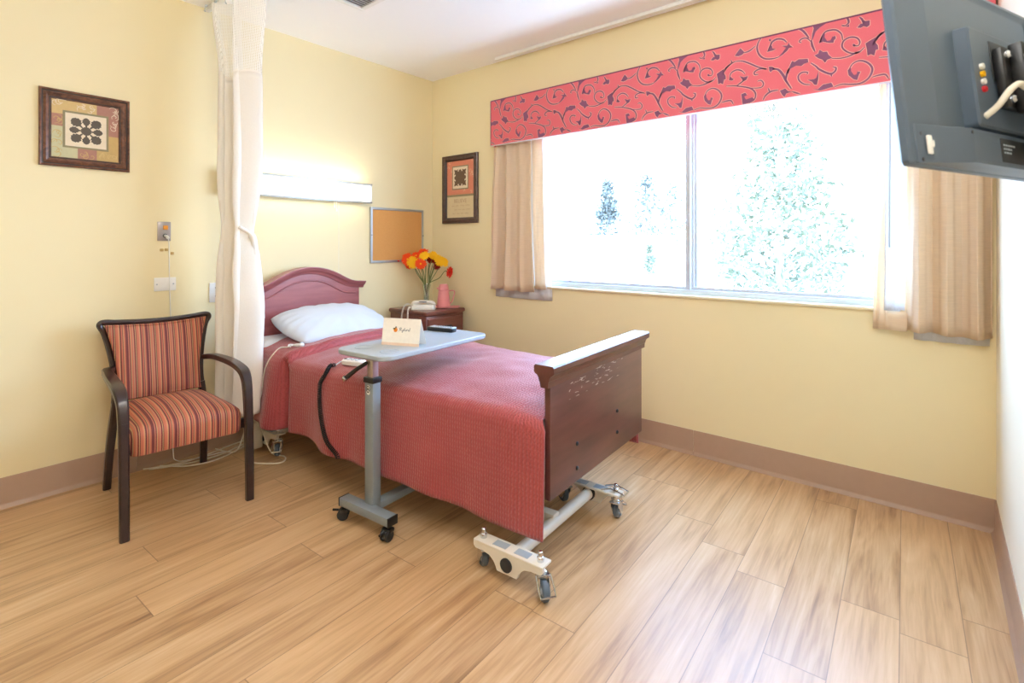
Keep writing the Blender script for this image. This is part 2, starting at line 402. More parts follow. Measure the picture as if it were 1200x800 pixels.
def obj(name, b, mats, parent=None, smooth=True, ang=.6, normals=True, solid=0):
    bm = b.bm
    if normals: bmesh.ops.recalc_face_normals(bm, faces=bm.faces)
    me = bpy.data.meshes.new(name); bm.to_mesh(me); bm.free()
    for m in (mats if isinstance(mats, (list, tuple)) else [mats]): me.materials.append(M[m] if isinstance(m, str) else m)
    if smooth:
        me.polygons.foreach_set('use_smooth', [True]*len(me.polygons)); me.set_sharp_from_angle(angle=ang)
    o = bpy.data.objects.new(name, me); COL.objects.link(o)
    if parent is not None: o.parent = parent
    if solid:
        md = o.modifiers.new('thickness', 'SOLIDIFY'); md.thickness = solid; md.offset = 0
    return o
def tag(o, label, cat, group=None, kind=None):
    o['label'] = label; o['category'] = cat
    if group: o['group'] = group
    if kind: o['kind'] = kind
    return o
def thing(name, label, cat, loc=(0, 0, 0), rz=0, group=None):
    o = bpy.data.objects.new(name, None); COL.objects.link(o); o.empty_display_size = .1
    o.location = loc; o.rotation_euler = (0, 0, rz); return tag(o, label, cat, group)
def struct(name, b, mats, parent=None, **k):
    o = obj(name, b, mats, parent, **k)
    if parent is None: o['kind'] = 'structure'
    return o
def copy_thing(root, label=None, loc=None, rot=None):
    r = root.copy(); COL.objects.link(r)
    for ch in list(root.children):
        c = ch.copy(); COL.objects.link(c); c.parent = r
        for g in list(ch.children):
            d = g.copy(); COL.objects.link(d); d.parent = c
    if label: r['label'] = label
    if loc is not None: r.location = loc
    if rot is not None: r.rotation_euler = rot
    return r
SKY, SUN, FILL_ENERGY, TUBE, EXPO = 21.0, 7.0, 33.0, 1.9, 0.0

# ================================================================== THE ROOM
WX, WY, RX, BY, H = -3.5, 3.13, .203, -2.7, 2.74
T = .16
b = B(); b.box(((WX+RX)/2, (WY+BY)/2, -.05), (RX-WX+2*T, WY-BY+2*T, .1)); struct('floor', b, 'floor', smooth=False)
b = B(); b.box(((WX+RX)/2, (WY+BY)/2, H+.05), (RX-WX+2*T, WY-BY+2*T, .1)); struct('ceiling', b, 'ceil', smooth=False)
b = B(); b.box((WX-T/2, (WY+BY)/2, H/2), (T, WY-BY+2*T, H)); struct('wall_left', b, 'wall', smooth=False)
b = B(); b.box((RX+T/2, (WY+BY)/2, H/2), (T, WY-BY+2*T, H)); struct('wall_right', b, 'wall_right', smooth=False)
b = B(); b.box(((WX+RX)/2, BY-T/2, H/2), (RX-WX, T, H)); struct('wall_back', b, 'wall', smooth=False)
# window wall with its opening
OX0, OX1, OZ0, OZ1 = -2.36, -.10, .965, 2.12
b = B(); yc = WY+T/2
b.box(((WX+OX0)/2, yc, H/2), (OX0-WX, T, H)); b.box(((RX+OX1)/2, yc, H/2), (RX-OX1, T, H))
b.box(((OX0+OX1)/2, yc, OZ0/2), (OX1-OX0, T, OZ0)); b.box(((OX0+OX1)/2, yc, (OZ1+H)/2), (OX1-OX0, T, H-OZ1))
struct('wall_window', b, 'wall', smooth=False)
# vinyl cove base with its toe
def cove(name, segs, p0, d, nrm):
    b = B()
    for a0, a1 in segs:
        d_, n_ = Vector(d), Vector(nrm)
        prof = [(0, 0), (.018, 0), (.017, .004), (.008, .014), (.005, .024), (.005, .142), (.003, .148), (0, .148)]
        b.rings([[Vector(p0)+d_*a+n_*x+Vector((0, 0, z)) for x, z in prof] for a in (a0, a1)])
    return struct(name, b, 'base', ang=.9)
cove('baseboard_left', [(0, 3.604), (3.606, 5.828)], (WX, BY, 0), (0, 1, 0), (1, 0, 0))
cove('baseboard_window', [(.001, 2.355), (2.358, 3.70)], (WX, WY, 0), (1, 0, 0), (0, -1, 0))
cove('baseboard_right', [(.0, 5.826)], (RX, BY, 0), (0, 1, 0), (-1, 0, 0))
cove('baseboard_back', [(.0, 3.70)], (WX, BY, 0), (1, 0, 0), (0, 1, 0))

# ------------------------------------------------------------------ window
w = thing('window_1', 'wide sliding window with two large panes in a grey aluminium frame', 'window'); w['kind'] = 'structure'; del w['category']
fy = WY+.075
b = B()
for x0, x1, z0, z1 in ((OX0, OX1, OZ0, OZ0+.032), (OX0, OX1, OZ1-.03, OZ1), (OX0, OX0+.03, OZ0, OZ1), (OX1-.03, OX1, OZ0, OZ1)):
    b.box(((x0+x1)/2, fy, (z0+z1)/2), (x1-x0, .07, z1-z0), .004)
b.box(((OX0+OX1)/2, fy-.012, OZ0+.04), (OX1-OX0-.06, .012, .02), .002)
struct('window_frame', b, 'alu_frame', w)
b = B()
b.box((-1.196, fy-.012, (OZ0+OZ1)/2), (.034, .03, OZ1-OZ0-.05), .003); b.box((-1.164, fy+.014, (OZ0+OZ1)/2), (.032, .03, OZ1-OZ0-.05), .003)
b.box((-1.18, fy-.004, (OZ0+OZ1)/2), (.03, .02, OZ1-OZ0-.05), .001)
b.box((-1.184, fy-.03, (OZ0+OZ1)/2), (.006, .008, OZ1-OZ0-.06), .001)
struct('mullion', b, 'alu_frame', w)
b = B(); b.box((-1.186, fy-.034, 1.43), (.018, .014, .075), .004); struct('latch', b, 'alu_frame', w)
for x0, x1, dy in ((OX0+.028, -1.212, -.012), (-1.15, OX1-.028, .014)):
    b = B(); b.box(((x0+x1)/2, fy+dy, (OZ0+OZ1)/2), (x1-x0, .004, OZ1-OZ0-.055)); struct('pane', b, 'pane', w, smooth=False)
b = B(); b.box(((OX0+OX1)/2, WY+.012, OZ0-.006), (OX1-OX0+.03, .06, .016), .004); struct('trim_sill', b, 'cream_paint')

# ------------------------------------------------------------------ valance over the window
VX0, VX1, VZ0, VZ1, VYF = -2.711, .196, 2.050, 2.402, 3.03
STROKES= [[0.009,[[0.271,2.41],[0.25,2.385],[0.241,2.351],[0.253,2.311],[0.281,2.284],[0.321,2.275],[0.35,2.278]]],[0.01,[[0.387,2.346],[0.37,2.366],[0.341,2.375],[0.318,2.367],[0.308,2.349],[0.297,2.324]]],[0.008,[[0.173,2.341],[0.202,2.345],[0.233,2.364]]],[0.01,[[0.428,2.411],[0.456,2.394],[0.474,2.371],[0.49,2.343]]],[0.01,[[0.501,2.33],[0.505,2.301],[0.517,2.267]]],[0.007,[[0.499,2.322],[0.481,2.344],[0.459,2.347],[0.446,2.336],[0.456,2.327]]],[0.008,[[0.541,2.309],[0.55,2.338],[0.565,2.356],[0.589,2.358],[0.612,2.351],[0.632,2.327],[0.638,2.295]]],[0.008,[[0.727,2.237],[0.705,2.219],[0.674,2.221],[0.646,2.243],[0.635,2.266],[0.643,2.291],[0.669,2.301],[0.697,2.291],[0.709,2.268],[0.702,2.252],[0.684,2.256]]],[0.007,[[0.591,2.215],[0.629,2.207],[0.663,2.209],[0.694,2.218],[0.708,2.222]]],[0.008,[[0.0977,2.291],[0.0767,2.278],[0.0667,2.26]]],[0.008,[[0.12,2.304],[0.163,2.298],[0.205,2.274],[0.247,2.246],[0.291,2.226]]],[0.008,[[0.287,2.229],[0.253,2.234],[0.229,2.224],[0.229,2.209],[0.247,2.206]]],[0.012,[[0.318,2.221],[0.347,2.21],[0.37,2.176],[0.383,2.145],[0.409,2.097]]],[0.01,[[0.383,2.149],[0.388,2.18],[0.4,2.206]]],[0.008,[[0.496,2.101],[0.468,2.11],[0.446,2.132],[0.442,2.158],[0.459,2.172],[0.484,2.167],[0.481,2.157]]],[0.01,[[0.499,2.212],[0.523,2.189],[0.535,2.173],[0.565,2.149],[0.589,2.138],[0.606,2.148],[0.609,2.164],[0.597,2.17]]],[0.007,[[0.589,2.138],[0.59,2.124]]],[0.009,[[0.603,2.07],[0.635,2.076],[0.669,2.069],[0.708,2.065],[0.74,2.08],[0.757,2.109],[0.757,2.135],[0.738,2.162],[0.708,2.177],[0.68,2.168],[0.664,2.142]]],[0.008,[[0.0527,2.086],[0.0767,2.09],[0.1037,2.088],[0.1167,2.066]]],[0.009,[[0.271,2.061],[0.284,2.084],[0.311,2.101],[0.347,2.102]]],[0.007,[[0.297,2.122],[0.304,2.101]]],[0.008,[[0.412,2.082],[0.45,2.061]]],[0.008,[[0.0793,2.175],[0.1333,2.165],[0.2043,2.139],[0.2323,2.107],[0.2273,2.073],[0.1993,2.058]]],[0.008,[[0.1333,2.165],[0.1613,2.181],[0.1763,2.194]]],[0.008,[[0.0973,2.212],[0.1043,2.242],[0.1333,2.255],[0.1613,2.244],[0.1783,2.223]]],[0.007,[[0.2043,2.139],[0.2603,2.132],[0.2733,2.151],[0.2603,2.171],[0.2433,2.169]]],[0.008,[[0.0553,2.242],[0.0793,2.277],[0.1093,2.298],[0.1233,2.301]]],[0.006,[[0.1043,2.316],[0.1103,2.297]]],[0.009,[[0.629,2.412],[0.655,2.402],[0.663,2.376],[0.649,2.363]]],[0.007,[[0.649,2.363],[0.633,2.369]]],[0.009,[[0.0017,2.39],[0.0127,2.374],[0.0177,2.353]]],[0.007,[[0.354,2.406],[0.383,2.41]]]]
LEAVES= [[[0.344,2.274],[0.367,2.285],[0.389,2.301],[0.399,2.314],[0.416,2.314],[0.402,2.328],[0.398,2.342],[0.389,2.329],[0.365,2.333],[0.383,2.319],[0.367,2.298]],[[0.291,2.318],[0.302,2.336],[0.306,2.353],[0.316,2.344],[0.318,2.331],[0.334,2.323],[0.318,2.319]],[[0.302,2.387],[0.311,2.381],[0.311,2.37],[0.3,2.375]],[[0.125,2.335],[0.141,2.356],[0.154,2.372],[0.163,2.361],[0.176,2.343],[0.163,2.332],[0.145,2.329]],[[0.505,2.409],[0.541,2.406],[0.591,2.408],[0.571,2.4],[0.541,2.385],[0.52,2.367],[0.511,2.341],[0.501,2.319],[0.505,2.357],[0.512,2.386]],[[0.535,2.304],[0.547,2.333],[0.562,2.354],[0.56,2.329],[0.571,2.307],[0.586,2.307],[0.594,2.323],[0.607,2.324],[0.609,2.311],[0.601,2.303],[0.599,2.292],[0.577,2.297],[0.553,2.308]],[[0.679,2.262],[0.684,2.266],[0.691,2.259],[0.689,2.251],[0.681,2.253]],[[0.515,2.247],[0.532,2.253],[0.538,2.271],[0.553,2.256],[0.571,2.254],[0.577,2.236],[0.593,2.217],[0.571,2.213],[0.562,2.199],[0.55,2.218],[0.532,2.229]],[[0.0257,2.255],[0.0397,2.263],[0.0667,2.275],[0.0637,2.254],[0.0747,2.234],[0.0767,2.214],[0.0667,2.214],[0.0607,2.188],[0.0477,2.198],[0.0337,2.194],[0.0317,2.224]],[[0.3,2.236],[0.318,2.232],[0.334,2.217],[0.318,2.213],[0.309,2.204],[0.302,2.216]],[[0.386,2.186],[0.402,2.219],[0.412,2.242],[0.424,2.234],[0.443,2.244],[0.485,2.237],[0.488,2.218],[0.468,2.215],[0.456,2.206],[0.431,2.213],[0.405,2.203],[0.394,2.178]],[[0.484,2.128],[0.511,2.126],[0.523,2.131],[0.534,2.163],[0.532,2.122],[0.526,2.094],[0.514,2.098],[0.505,2.114]],[[0.508,2.075],[0.529,2.071],[0.553,2.09],[0.577,2.092],[0.589,2.093],[0.599,2.071],[0.577,2.068],[0.541,2.062]],[[0.659,2.14],[0.672,2.152],[0.673,2.133],[0.685,2.111],[0.695,2.112],[0.699,2.126],[0.712,2.122],[0.705,2.107],[0.698,2.084],[0.683,2.091],[0.663,2.115]],[[0.354,2.097],[0.38,2.104],[0.393,2.087],[0.413,2.082],[0.385,2.076],[0.376,2.059],[0.365,2.073]],[[0.1503,2.216],[0.1713,2.207],[0.1953,2.208],[0.1853,2.188],[0.1713,2.184]],[[0.0923,2.207],[0.1013,2.224],[0.1103,2.214],[0.1203,2.205],[0.1093,2.2]],[[0.1593,2.114],[0.1713,2.117],[0.1803,2.119],[0.1903,2.103],[0.1743,2.099],[0.1833,2.08],[0.2183,2.087],[0.2273,2.073],[0.1993,2.058],[0.1663,2.056]],[[-0.0083,2.341],[0.0037,2.355],[0.0177,2.356],[0.0147,2.373],[0.0257,2.364],[0.0427,2.363],[0.0427,2.34],[0.0317,2.333],[0.0177,2.341],[0.0067,2.336]],[[0.649,2.358],[0.664,2.366],[0.666,2.354]]]
vt = thing('window_valance', 'long coral red padded valance with plum scrollwork above the window', 'valance', ((VX0+VX1)/2, WY, VZ0))
ox, oy, oz = vt.location
b = B()
b.box(((VX0+VX1)/2-ox, VYF+.006-oy, (VZ0+VZ1)/2-oz), (VX1-VX0, .012, VZ1-VZ0), .004)
b.box((VX0+.006-ox, (VYF+WY)/2-oy, (VZ0+VZ1)/2-oz), (.012, WY-VYF-.002, VZ1-VZ0), .003)
b.box((VX1-.006-ox, (VYF+WY)/2-oy, (VZ0+VZ1)/2-oz), (.012, WY-VYF-.002, VZ1-VZ0), .003)
b.box(((VX0+VX1)/2-ox, (VYF+WY)/2-oy, VZ1-.006-oz), (VX1-VX0-.02, WY-VYF-.002, .012))
def clipped(bm):
    for co, no in (((VX0+.001-ox, 0, 0), (-1, 0, 0)), ((VX1-.001-ox, 0, 0), (1, 0, 0)), ((0, 0, VZ0+.002-oz), (0, 0, -1)), ((0, 0, VZ1-.002-oz), (0, 0, 1))):
        bmesh.ops.bisect_plane(bm, geom=bm.verts[:]+bm.edges[:]+bm.faces[:], plane_co=co, plane_no=no, clear_outer=True)
pat = B()
ax, ay = (1, 0, 0), (0, 0, 1)
def grow(p, k):
    c = Vector((sum(q[0] for q in p)/len(p), sum(q[1] for q in p)/len(p))); out = []
    for q in p:
        v = Vector(q)-c; out.append(tuple(c+v*(1+k/max(.012, v.length))))
    return out
for k in range(-4, 3):
    o = Vector((k*.7063-1.0-ox, VYF-oy-.0004, -oz))
    for wd, p in STROKES:
        if len(p) < 2: continue
        pat.ribbon(p, wd+.006, o, ax, ay, 1, .75); pat.ribbon(p, wd, o+Vector((0, -.0004, 0)), ax, ay, 0, .5)
    for p in LEAVES:
        pat.prism(grow(p, .0032), o, ax, ay, (0, 0, 0), 1); pat.prism(p, o+Vector((0, -.0004, 0)), ax, ay, (0, 0, 0), 0)
clipped(pat.bm)
obj('fabric_cover', b, 'val_red', vt)
obj('scroll_print', pat, ['val_purple', 'val_pale'], vt, smooth=False, normals=False)
b = B(); b.tube([(VX0+.004-ox, VYF-oy, VZ1-oz), (VX1-.004-ox, VYF-oy, VZ1-oz)], .004, 6); b.tube([(VX0-ox, VYF-oy, VZ1-oz), (VX0-ox, VYF-oy, VZ0-oz)], .003, 6); obj('dark_welt', b, 'val_purple', vt)
b = B(); b.tube([(VX0-ox, VYF-oy, VZ0-oz), (VX1-ox, VYF-oy, VZ0-oz)], .005, 6); obj('pale_welt', b, 'lining', vt)

# ------------------------------------------------------------------ curtains at the window
def drape(b, x0t, x1t, x0b, x1b, zt, zb, yc, amp, folds, ph=0, nz=26, nx=140, seed=0, mi=0, hem=0.0):
    rnd = random.Random(seed); k = [rnd.uniform(.75, 1.25) for _ in range(6)]
    def f(a, c):
        x = (x0t*(1-c)+x1t*0*0+(x0b-x0t*0)*c) if False else None
        lo = x0t*(1-c)+x0b*c; hi = x1t*(1-c)+x1b*c
        th = 2*PI*folds*a+ph+.35*math.sin(3*a+2*c*k[0]); s = math.sin(th)
        y = yc+amp*(.35+.65*c)*(abs(s)**.62)*(1 if s > 0 else -1)*(.8+.25*math.sin(7*a*k[1]))+.006*math.sin(9*c*k[2]+6*a)
        xx = lo+(hi-lo)*(a+.32/folds/2/PI*2*math.sin(2*th)*.5)
        return (xx, y, zt+(zb-zt)*c+hem*math.sin(5*a+1)*c)
    b.grid(f, nx, nz, mi)
for name, lab, X0t, X1t, X0b, X1b, zb, zl, lead in (
        ('curtain_left', 'short beige pleated curtain hanging at the left end of the window', -2.72, -2.34, -2.785, -2.30, .925, .862, 1),
        ('curtain_right', 'short beige pleated curtain hanging at the right end of the window beside the white wall', -.115, .192, -.125, .194, .865, .825, -1)):
    t = thing('window_curtain', lab, 'curtain', ((X0t+X1t)/2, 3.08, zb), 0, 'curtains at the window'); ox_, oz_ = t.location.x, zb
    zt = 2.30
    b = B(); drape(b, X0t-ox_, X1t-ox_, X0b-ox_, X1b-ox_, zt-oz_, 0, -.012, .048, 3.6 if lead > 0 else 3.3, .6, seed=3 if lead > 0 else 5, hem=.006)
    obj('beige_panel', b, 'curtain', t, ang=3, solid=.0016)
    b = B()
    if lead > 0: drape(b, X0t+.02-ox_, X1t+.10-ox_, X0b+.04-ox_, X1b+.105-ox_, zt-oz_, zl-oz_, .037, .009, 4, 1.2, seed=8)
    else: drape(b, X0t-.03-ox_, X1t-.02-ox_, X0b+.04-ox_, X1b-.015-ox_, zt-oz_, zl-oz_, .037, .009, 4, 1.2, seed=9)
    obj('white_lining', b, 'lining', t, ang=3, solid=.001)
    b = B()
    if lead > 0:
        drape(b, X1t-.02-ox_, X1t+.075-ox_, X1b-.02-ox_, X1b+.075-ox_, zt-oz_, .02, .010, .010, 1.0, 2.0, nx=30, seed=2)
        obj('turned_edge', b, 'curtain', t, ang=3, solid=.0014)
    else:
        drape(b, X0t-.105-ox_, X0t-.065-ox_, X0b-.125-ox_, X0b-.07-ox_, zt-oz_, .0, .014, .006, .5, .4, nx=30, seed=2); drape(b, X0b-.076-ox_, X0b+.02-ox_, X0b-.074-ox_, X0b+.02-ox_, .10, .0, .006, .006, .8, .4, nx=30, nz=4, seed=2)
        obj('turned_edge', b, 'curtain', t, ang=3, solid=.0014)
        b = B(); drape(b, X0t-.075-ox_, X0t+.0-ox_, X0b-.078-ox_, X0b+.005-ox_, zt-oz_, .095, -.004, .008, 1.2, .4, nx=30, seed=4)
        obj('sheer_edge', b, 'lining', t, ang=3, solid=.001)
        b = B(); b.tube([(-.172-ox_, -.035, 2.2-oz_), (-.176-ox_, -.035, 1.265-oz_)], .004, 8); obj('wand', b, 'hub', t)
# curtain rod, hidden behind the valance
b = B(); b.tube([(VX0+.03, 3.085, 2.315), (VX1-.02, 3.085, 2.315)], .009, 10); tag(obj('curtain_rod', b, 'white_paint'), 'white curtain rod behind the valance carrying both window curtains', 'curtain rod')

# ------------------------------------------------------------------ ceiling things
b = B(); b.box((-1.32, 3.045, H-.009), (2.70, .022, .018), .003); b.box((-1.32, 3.045, H-.0205), (2.70, .03, .005), .001)
tag(obj('ceiling_track', b, 'white_paint'), 'white curtain track on the ceiling above the window', 'track')
vt = thing('ceiling_vent', 'white louvred air vent in the ceiling', 'vent', (-2.58, 1.70, H))
b = B()
for c, d in (((-.17, 0, -.006), (.03, .38, .012)), ((.17, 0, -.006), (.03, .38, .012)), ((0, -.175, -.006), (.31, .03, .012)), ((0, .175, -.006), (.31, .03, .012))): b.box(c, d, .003)
obj('frame', b, 'white_paint', vt)
b = B(); b.box((0, 0, -.001), (.32, .33, .001)); obj('duct_opening', b, 'plate_grey', vt)
for i in range(13):
    b = B(); b.box((-.144+i*.024, 0, -.006), (.016, .325, .0015), .0005, rot=Matrix.Rotation(R(35), 3, 'Y')); obj('louvre', b, 'white_paint', vt)
# unseen globe fill lights, added overhead to brighten the room
FILL_LAMPS = ((-.62, .75), (-.25, .0))
for i, (x, y) in enumerate(FILL_LAMPS):
    lt = thing('fill_globe', ('added white globe fill light over the middle of the floor', 'added white globe fill light near the right wall')[i], 'light', (x, y, H), 0, 'added fill lights')
    b = B(); b.lathe([(.0005, 0), (.075, 0), (.075, -.012), (.05, -.03), (.05, -.06), (.0005, -.06)], n=24); obj('fill_canopy', b, 'white_paint', lt)
    b = B(); b.lathe([(.05, -.055)]+[(.14*math.sin(R(a)), -.185+.14*math.cos(R(a))) for a in range(25, 180, 12)]+[(.0005, -.325)], n=28, cap=False); obj('fill_globe_shell', b, 'fill_lens', lt)
# privacy track
b = B(); b.box((-2.2, 1.27, H-.012), (2.58, .03, .024), .003); tag(obj('privacy_track', b, 'white_paint'), 'white ceiling track carrying the cream privacy curtain', 'track')

# ------------------------------------------------------------------ privacy curtain
pc = thing('privacy_curtain', 'gathered cream privacy curtain with white mesh top hanging beside the bed head', 'curtain', (-3.16, 1.27, .31))
ex, ey = Vector((.95, .31, 0)).normalized(), Vector((-.31, .95, 0)).normalized()
keys = [(2.38, -.005, .235), (1.95, .015, .158), (1.5, .018, .142), (1.12, .012, .118), (1.02, .008, .112), (.9, .016, .130), (.6, .024, .158), (.3, .018, .150), (0, .004, .132)]
def kv(z):
    for (z1, c1, h1), (z0, c0, h0) in zip(keys, keys[1:]):
        if z0 <= z <= z1:
            t = (z-z0)/(z1-z0); t = t*t*(3-2*t); return c0+(c1-c0)*t, h0+(h1-h0)*t
    return (keys[-1] if z < 0 else keys[0])[1:]
def pcurt(a, z, nf=2.3, amp=.072):
    c, h = kv(z)
    th = 2*PI*nf*a+.9+.25*math.sin(2.2*z+5*a)+.5*math.sin(a*5)
    tie = math.exp(-((z-1.05)/.16)**2)
    s = math.sin(th); w_ = amp*(1-.35*tie)*(.75+.3*math.sin(9*a+.6*z))
    off = w_*s
    x = (2*a-1)*h+c+.028*math.sin(2*th+.6)*(1-.4*tie)+.012*math.sin(5*z+6*a)*tie
    q = ex*x+ey*(off+.01*math.sin(3*z+4*a))
    return Vector((q.x, q.y+.03, z))
zs = 1.95
def seamz(a): return zs+.012*math.sin(2*PI*5*a+1)
b = B(); b.grid(lambda a, c: pcurt(a, seamz(a)*(1-c)+(0+.015*math.sin(6*a))*c), 170, 60); obj('fabric_panel', b, 'privacy', pc, ang=3, solid=.0016)
b = B(); b.grid(lambda a, c: pcurt(a, 2.385*(1-c)+seamz(a)*c), 170, 22); obj('mesh_panel', b, 'mesh', pc, ang=3)
b = B(); b.grid(lambda a, c: pcurt(a, seamz(a)+.012-.024*c)+Vector((0, -.0015, 0)), 170, 2); obj('seam_band', b, 'privacy', pc, ang=3)
for i in range(6):
    b = B(); x, y = ex.x*(-.27+.108*i), ex.y*(-.27+.108*i)
    yy = 0.0
    b.tube([(x, y*.4, 2.415), (x+.006, y*.5, 2.395), (x+.002, y*.6+.012, 2.375), (x-.006, y*.6+.006, 2.385)], .0022, 6, smooth=4); b.box((x, y*.4, 2.412), (.018, .014, .014), .004)
    obj('hook', b, 'alu', pc)
# tie strip that gathers the curtain
b = B(); b.tube([pcurt(.80, 1.07)+Vector((.005, -.012, 0)), pcurt(.9, 1.02)+Vector((.01, -.016, .0)), pcurt(.96, .92)+Vector((.008, -.012, 0)), pcurt(.98, .74)+Vector((.004, -.006, 0)), pcurt(.985, .50)+Vector((0, 0, 0))], [.010, .020, .024, .024, .012], 10, smooth=6); obj('tie_fold', b, 'privacy', pc, ang=3)

# ================================================================== ARMCHAIR
ch = thing('armchair', 'dark wood armchair with orange and maroon striped seat and back', 'armchair', (-3.0, .935, 0), R(-4.5))
def hwid(z):   # half width of the back at height z
    k = [(.45, .204), (.52, .198), (.60, .199), (.68, .208), (.76, .222), (.82, .237), (.875, .250)]
    for (a, p), (c, q) in zip(k, k[1:]):
        if z <= c: t = max(0, (z-a)/(c-a)); return p+(q-p)*t
    return k[-1][1]
xb = lambda z: -.255-(z-.45)*.20
for s in (1, -1):
    b = B(); b.sweep([(-.335, s*.225, 0), (-.30, s*.218, .2), (-.268, s*.206, .38), (xb(.5)-.004, s*.196, .5)], [(.034, .034), (.036, .044), (.03, .042)], (0, 1, 0)); obj('leg', b, 'chair_wood', ch)
    b = B(); b.sweep([(.318, s*.255, 0), (.312, s*.255, .2), (.30, s*.255, .40), (.292, s*.255, .50)], [(.036, .032), (.040, .040)], (0, 1, 0)); obj('leg', b, 'chair_wood', ch)
    b = B(); b.sweep([(.292, s*.255, .495), (.282, s*.255, .56), (.255, s*.257, .605), (.20, s*.259, .632), (.06, s*.259, .645), (-.12, s*.251, .645), (-.22, s*.240, .640), (-.285, s*.212, .632)], [(.040, .040), (.044, .036), (.052, .030), (.05, .028), (.042, .028), (.034, .028)], (0, 1, 0), smooth=7)
    obj('arm', b, 'chair_wood', ch)
pts = []
zz = [.46, .52, .60, .68, .76, .82]
L = [(xb(z)-.008, hwid(z), z) for z in zz]+[(xb(.86), .2535, .856), (xb(.874), .238, .871), (xb(.868), .18, .866), (xb(.862), .09, .860), (xb(.86), 0, .858)]
path = L+[(x, -y, z) for x, y, z in reversed(L[:-1])]
b = B(); b.tube(path, .0145, 8, smooth=5, flat=1.0); obj('back_frame', b, 'chair_wood', ch)
ztop = lambda s_: .846+.012*abs(s_)**1.6
def backf(side):
    def f(a, c):
        s_ = 2*a-1; z = .468+(ztop(s_)-.468)*c; y = s_*(hwid(z)-.011)
        e = max(0, 1-abs(s_)**4)*max(0, 1-abs(2*c-1)**4)
        return (xb(z)+side*(.010+.022*e**.6)+.004, y, z)
    return f
b = B(); b.slab(backf(1), backf(-1), 24, 20); bk = obj('backrest', b, 'stripe', ch, ang=.9)
P = []
for i in range(40):
    t = i/40*4; k = int(t); f = t-k
    a, c = ((f, 0), (1, f), (1-f, 1), (0, 1-f))[k]; s_ = (2*a-1)*.965; cc = .02+.965*c
    z = .468+(ztop(s_)-.468)*cc; P.append((xb(z)+.020, s_*(hwid(z)-.012), z))
b = B(); b.tube(P, .0042, 6, closed=True); obj('piping', b, 'stripe', bk)
def seat_out(ins, z, crown=0):
    fr, bkx, wf, wb, rr = .298-ins, -.255+ins, .233-ins, .192-ins, .05
    base = [(fr, -wf), (fr, wf), (bkx, wb), (bkx, -wb)]; out = []
    for i in range(4):
        p0, p1, p2 = Vector(base[i-1]), Vector(base[i]), Vector(base[(i+1) % 4]); a = (p0-p1).normalized()*rr; c = (p2-p1).normalized()*rr
        for k in range(5):
            t = k/4; q = p1+a*(1-t)**2+c*t*t; out.append((q.x, q.y))
        for k in range(1, 8): q = (p1+c)+((p2-c.normalized()*rr)-(p1+c))*(k/8); out.append((q.x, q.y))
    return [(x, y, z+crown*(1-(y/.25)**2)*(1-((x-.02)/.3)**2)) for x, y in out]
b = B(); b.rings([seat_out(.02, .338), seat_out(.004, .342), seat_out(0, .36), seat_out(-.002, .42, .006), seat_out(.004, .447, .012), seat_out(.02, .462, .018), seat_out(.05, .468, .026), seat_out(.10, .470, .032), seat_out(.16, .471, .036), seat_out(.188, .471, .037)])
obj('seat', b, 'stripe', ch, ang=1.0)
b = B(); b.sweep([(.262, -.25, .375), (.262, .25, .375)], [(.022, .05)], (1, 0, 0), 0); obj('seat_rail', b, 'chair_wood', ch)
b = B(); b.sweep([(-.24, -.19, .395), (-.24, .19, .395)], [(.022, .05)], (1, 0, 0), 0); obj('seat_rail', b, 'chair_wood', ch)

# ================================================================== BED
BEDX, BEDY, BR = -3.44, 1.885, R(3.7)
bed = thing('hospital_bed', 'adjustable single bed with cherry arched headboard and worn brown footboard', 'bed', (BEDX, BEDY, 0), BR)
# headboard: arched panel, moulded crown
arch = [(-.465, .998), (-.43, 1.0), (-.385, 1.004), (-.33, 1.016), (-.27, 1.042), (-.21, 1.072), (-.14, 1.099), (-.07, 1.115), (0, 1.121)]
arch = arch+[(-y, z) for y, z in reversed(arch[:-1])]
ap = [(p.x, p.y) for p in catmull([(y, z, 0) for y, z in arch], 4)]
hb = B()
poly = [(-.43, .42)]+[(max(-.43, min(.43, y)), z-.03) for y, z in ap]+[(.43, .42)]
hb.prism(poly, (.012, 0, 0), (0, 1, 0), (0, 0, 1), (.026, 0, 0))
HB = obj('headboard', hb, 'cherry', bed, ang=.5)
prof = [(.0, -.052), (.012, -.050), (.018, -.040), (.024, -.030), (.036, -.022), (.042, -.010), (.046, -.006), (.046, 0), (.0, .0)]
b = B(); rings = []
n = len(ap)
for i, (y, z) in enumerate(ap):
    a, c = ap[max(0, i-1)], ap[min(n-1, i+1)]; t = Vector((c[0]-a[0], c[1]-a[1])).normalized(); nr = Vector((-t.y, t.x))
    rings.append([(.034+px, y+nr.x*pz, z+nr.y*pz) for px, pz in prof])
b.rings(rings); b.rings([[(.004+x, y, z) for x in (0, .034)]+[(.038, y+0, z-.045), (.004, y, z-.045)] for y, z in ap]); obj('crown_moulding', b, 'cherry', HB, ang=.5)
inn = [(y*.86, z-.085-.012*(1-abs(y)/.47)) for y, z in arch]
b = B(); b.tube([(.039, y, z) for y, z in inn], .006, 6, smooth=4); obj('panel_bead', b, 'cherry', HB, ang=3)
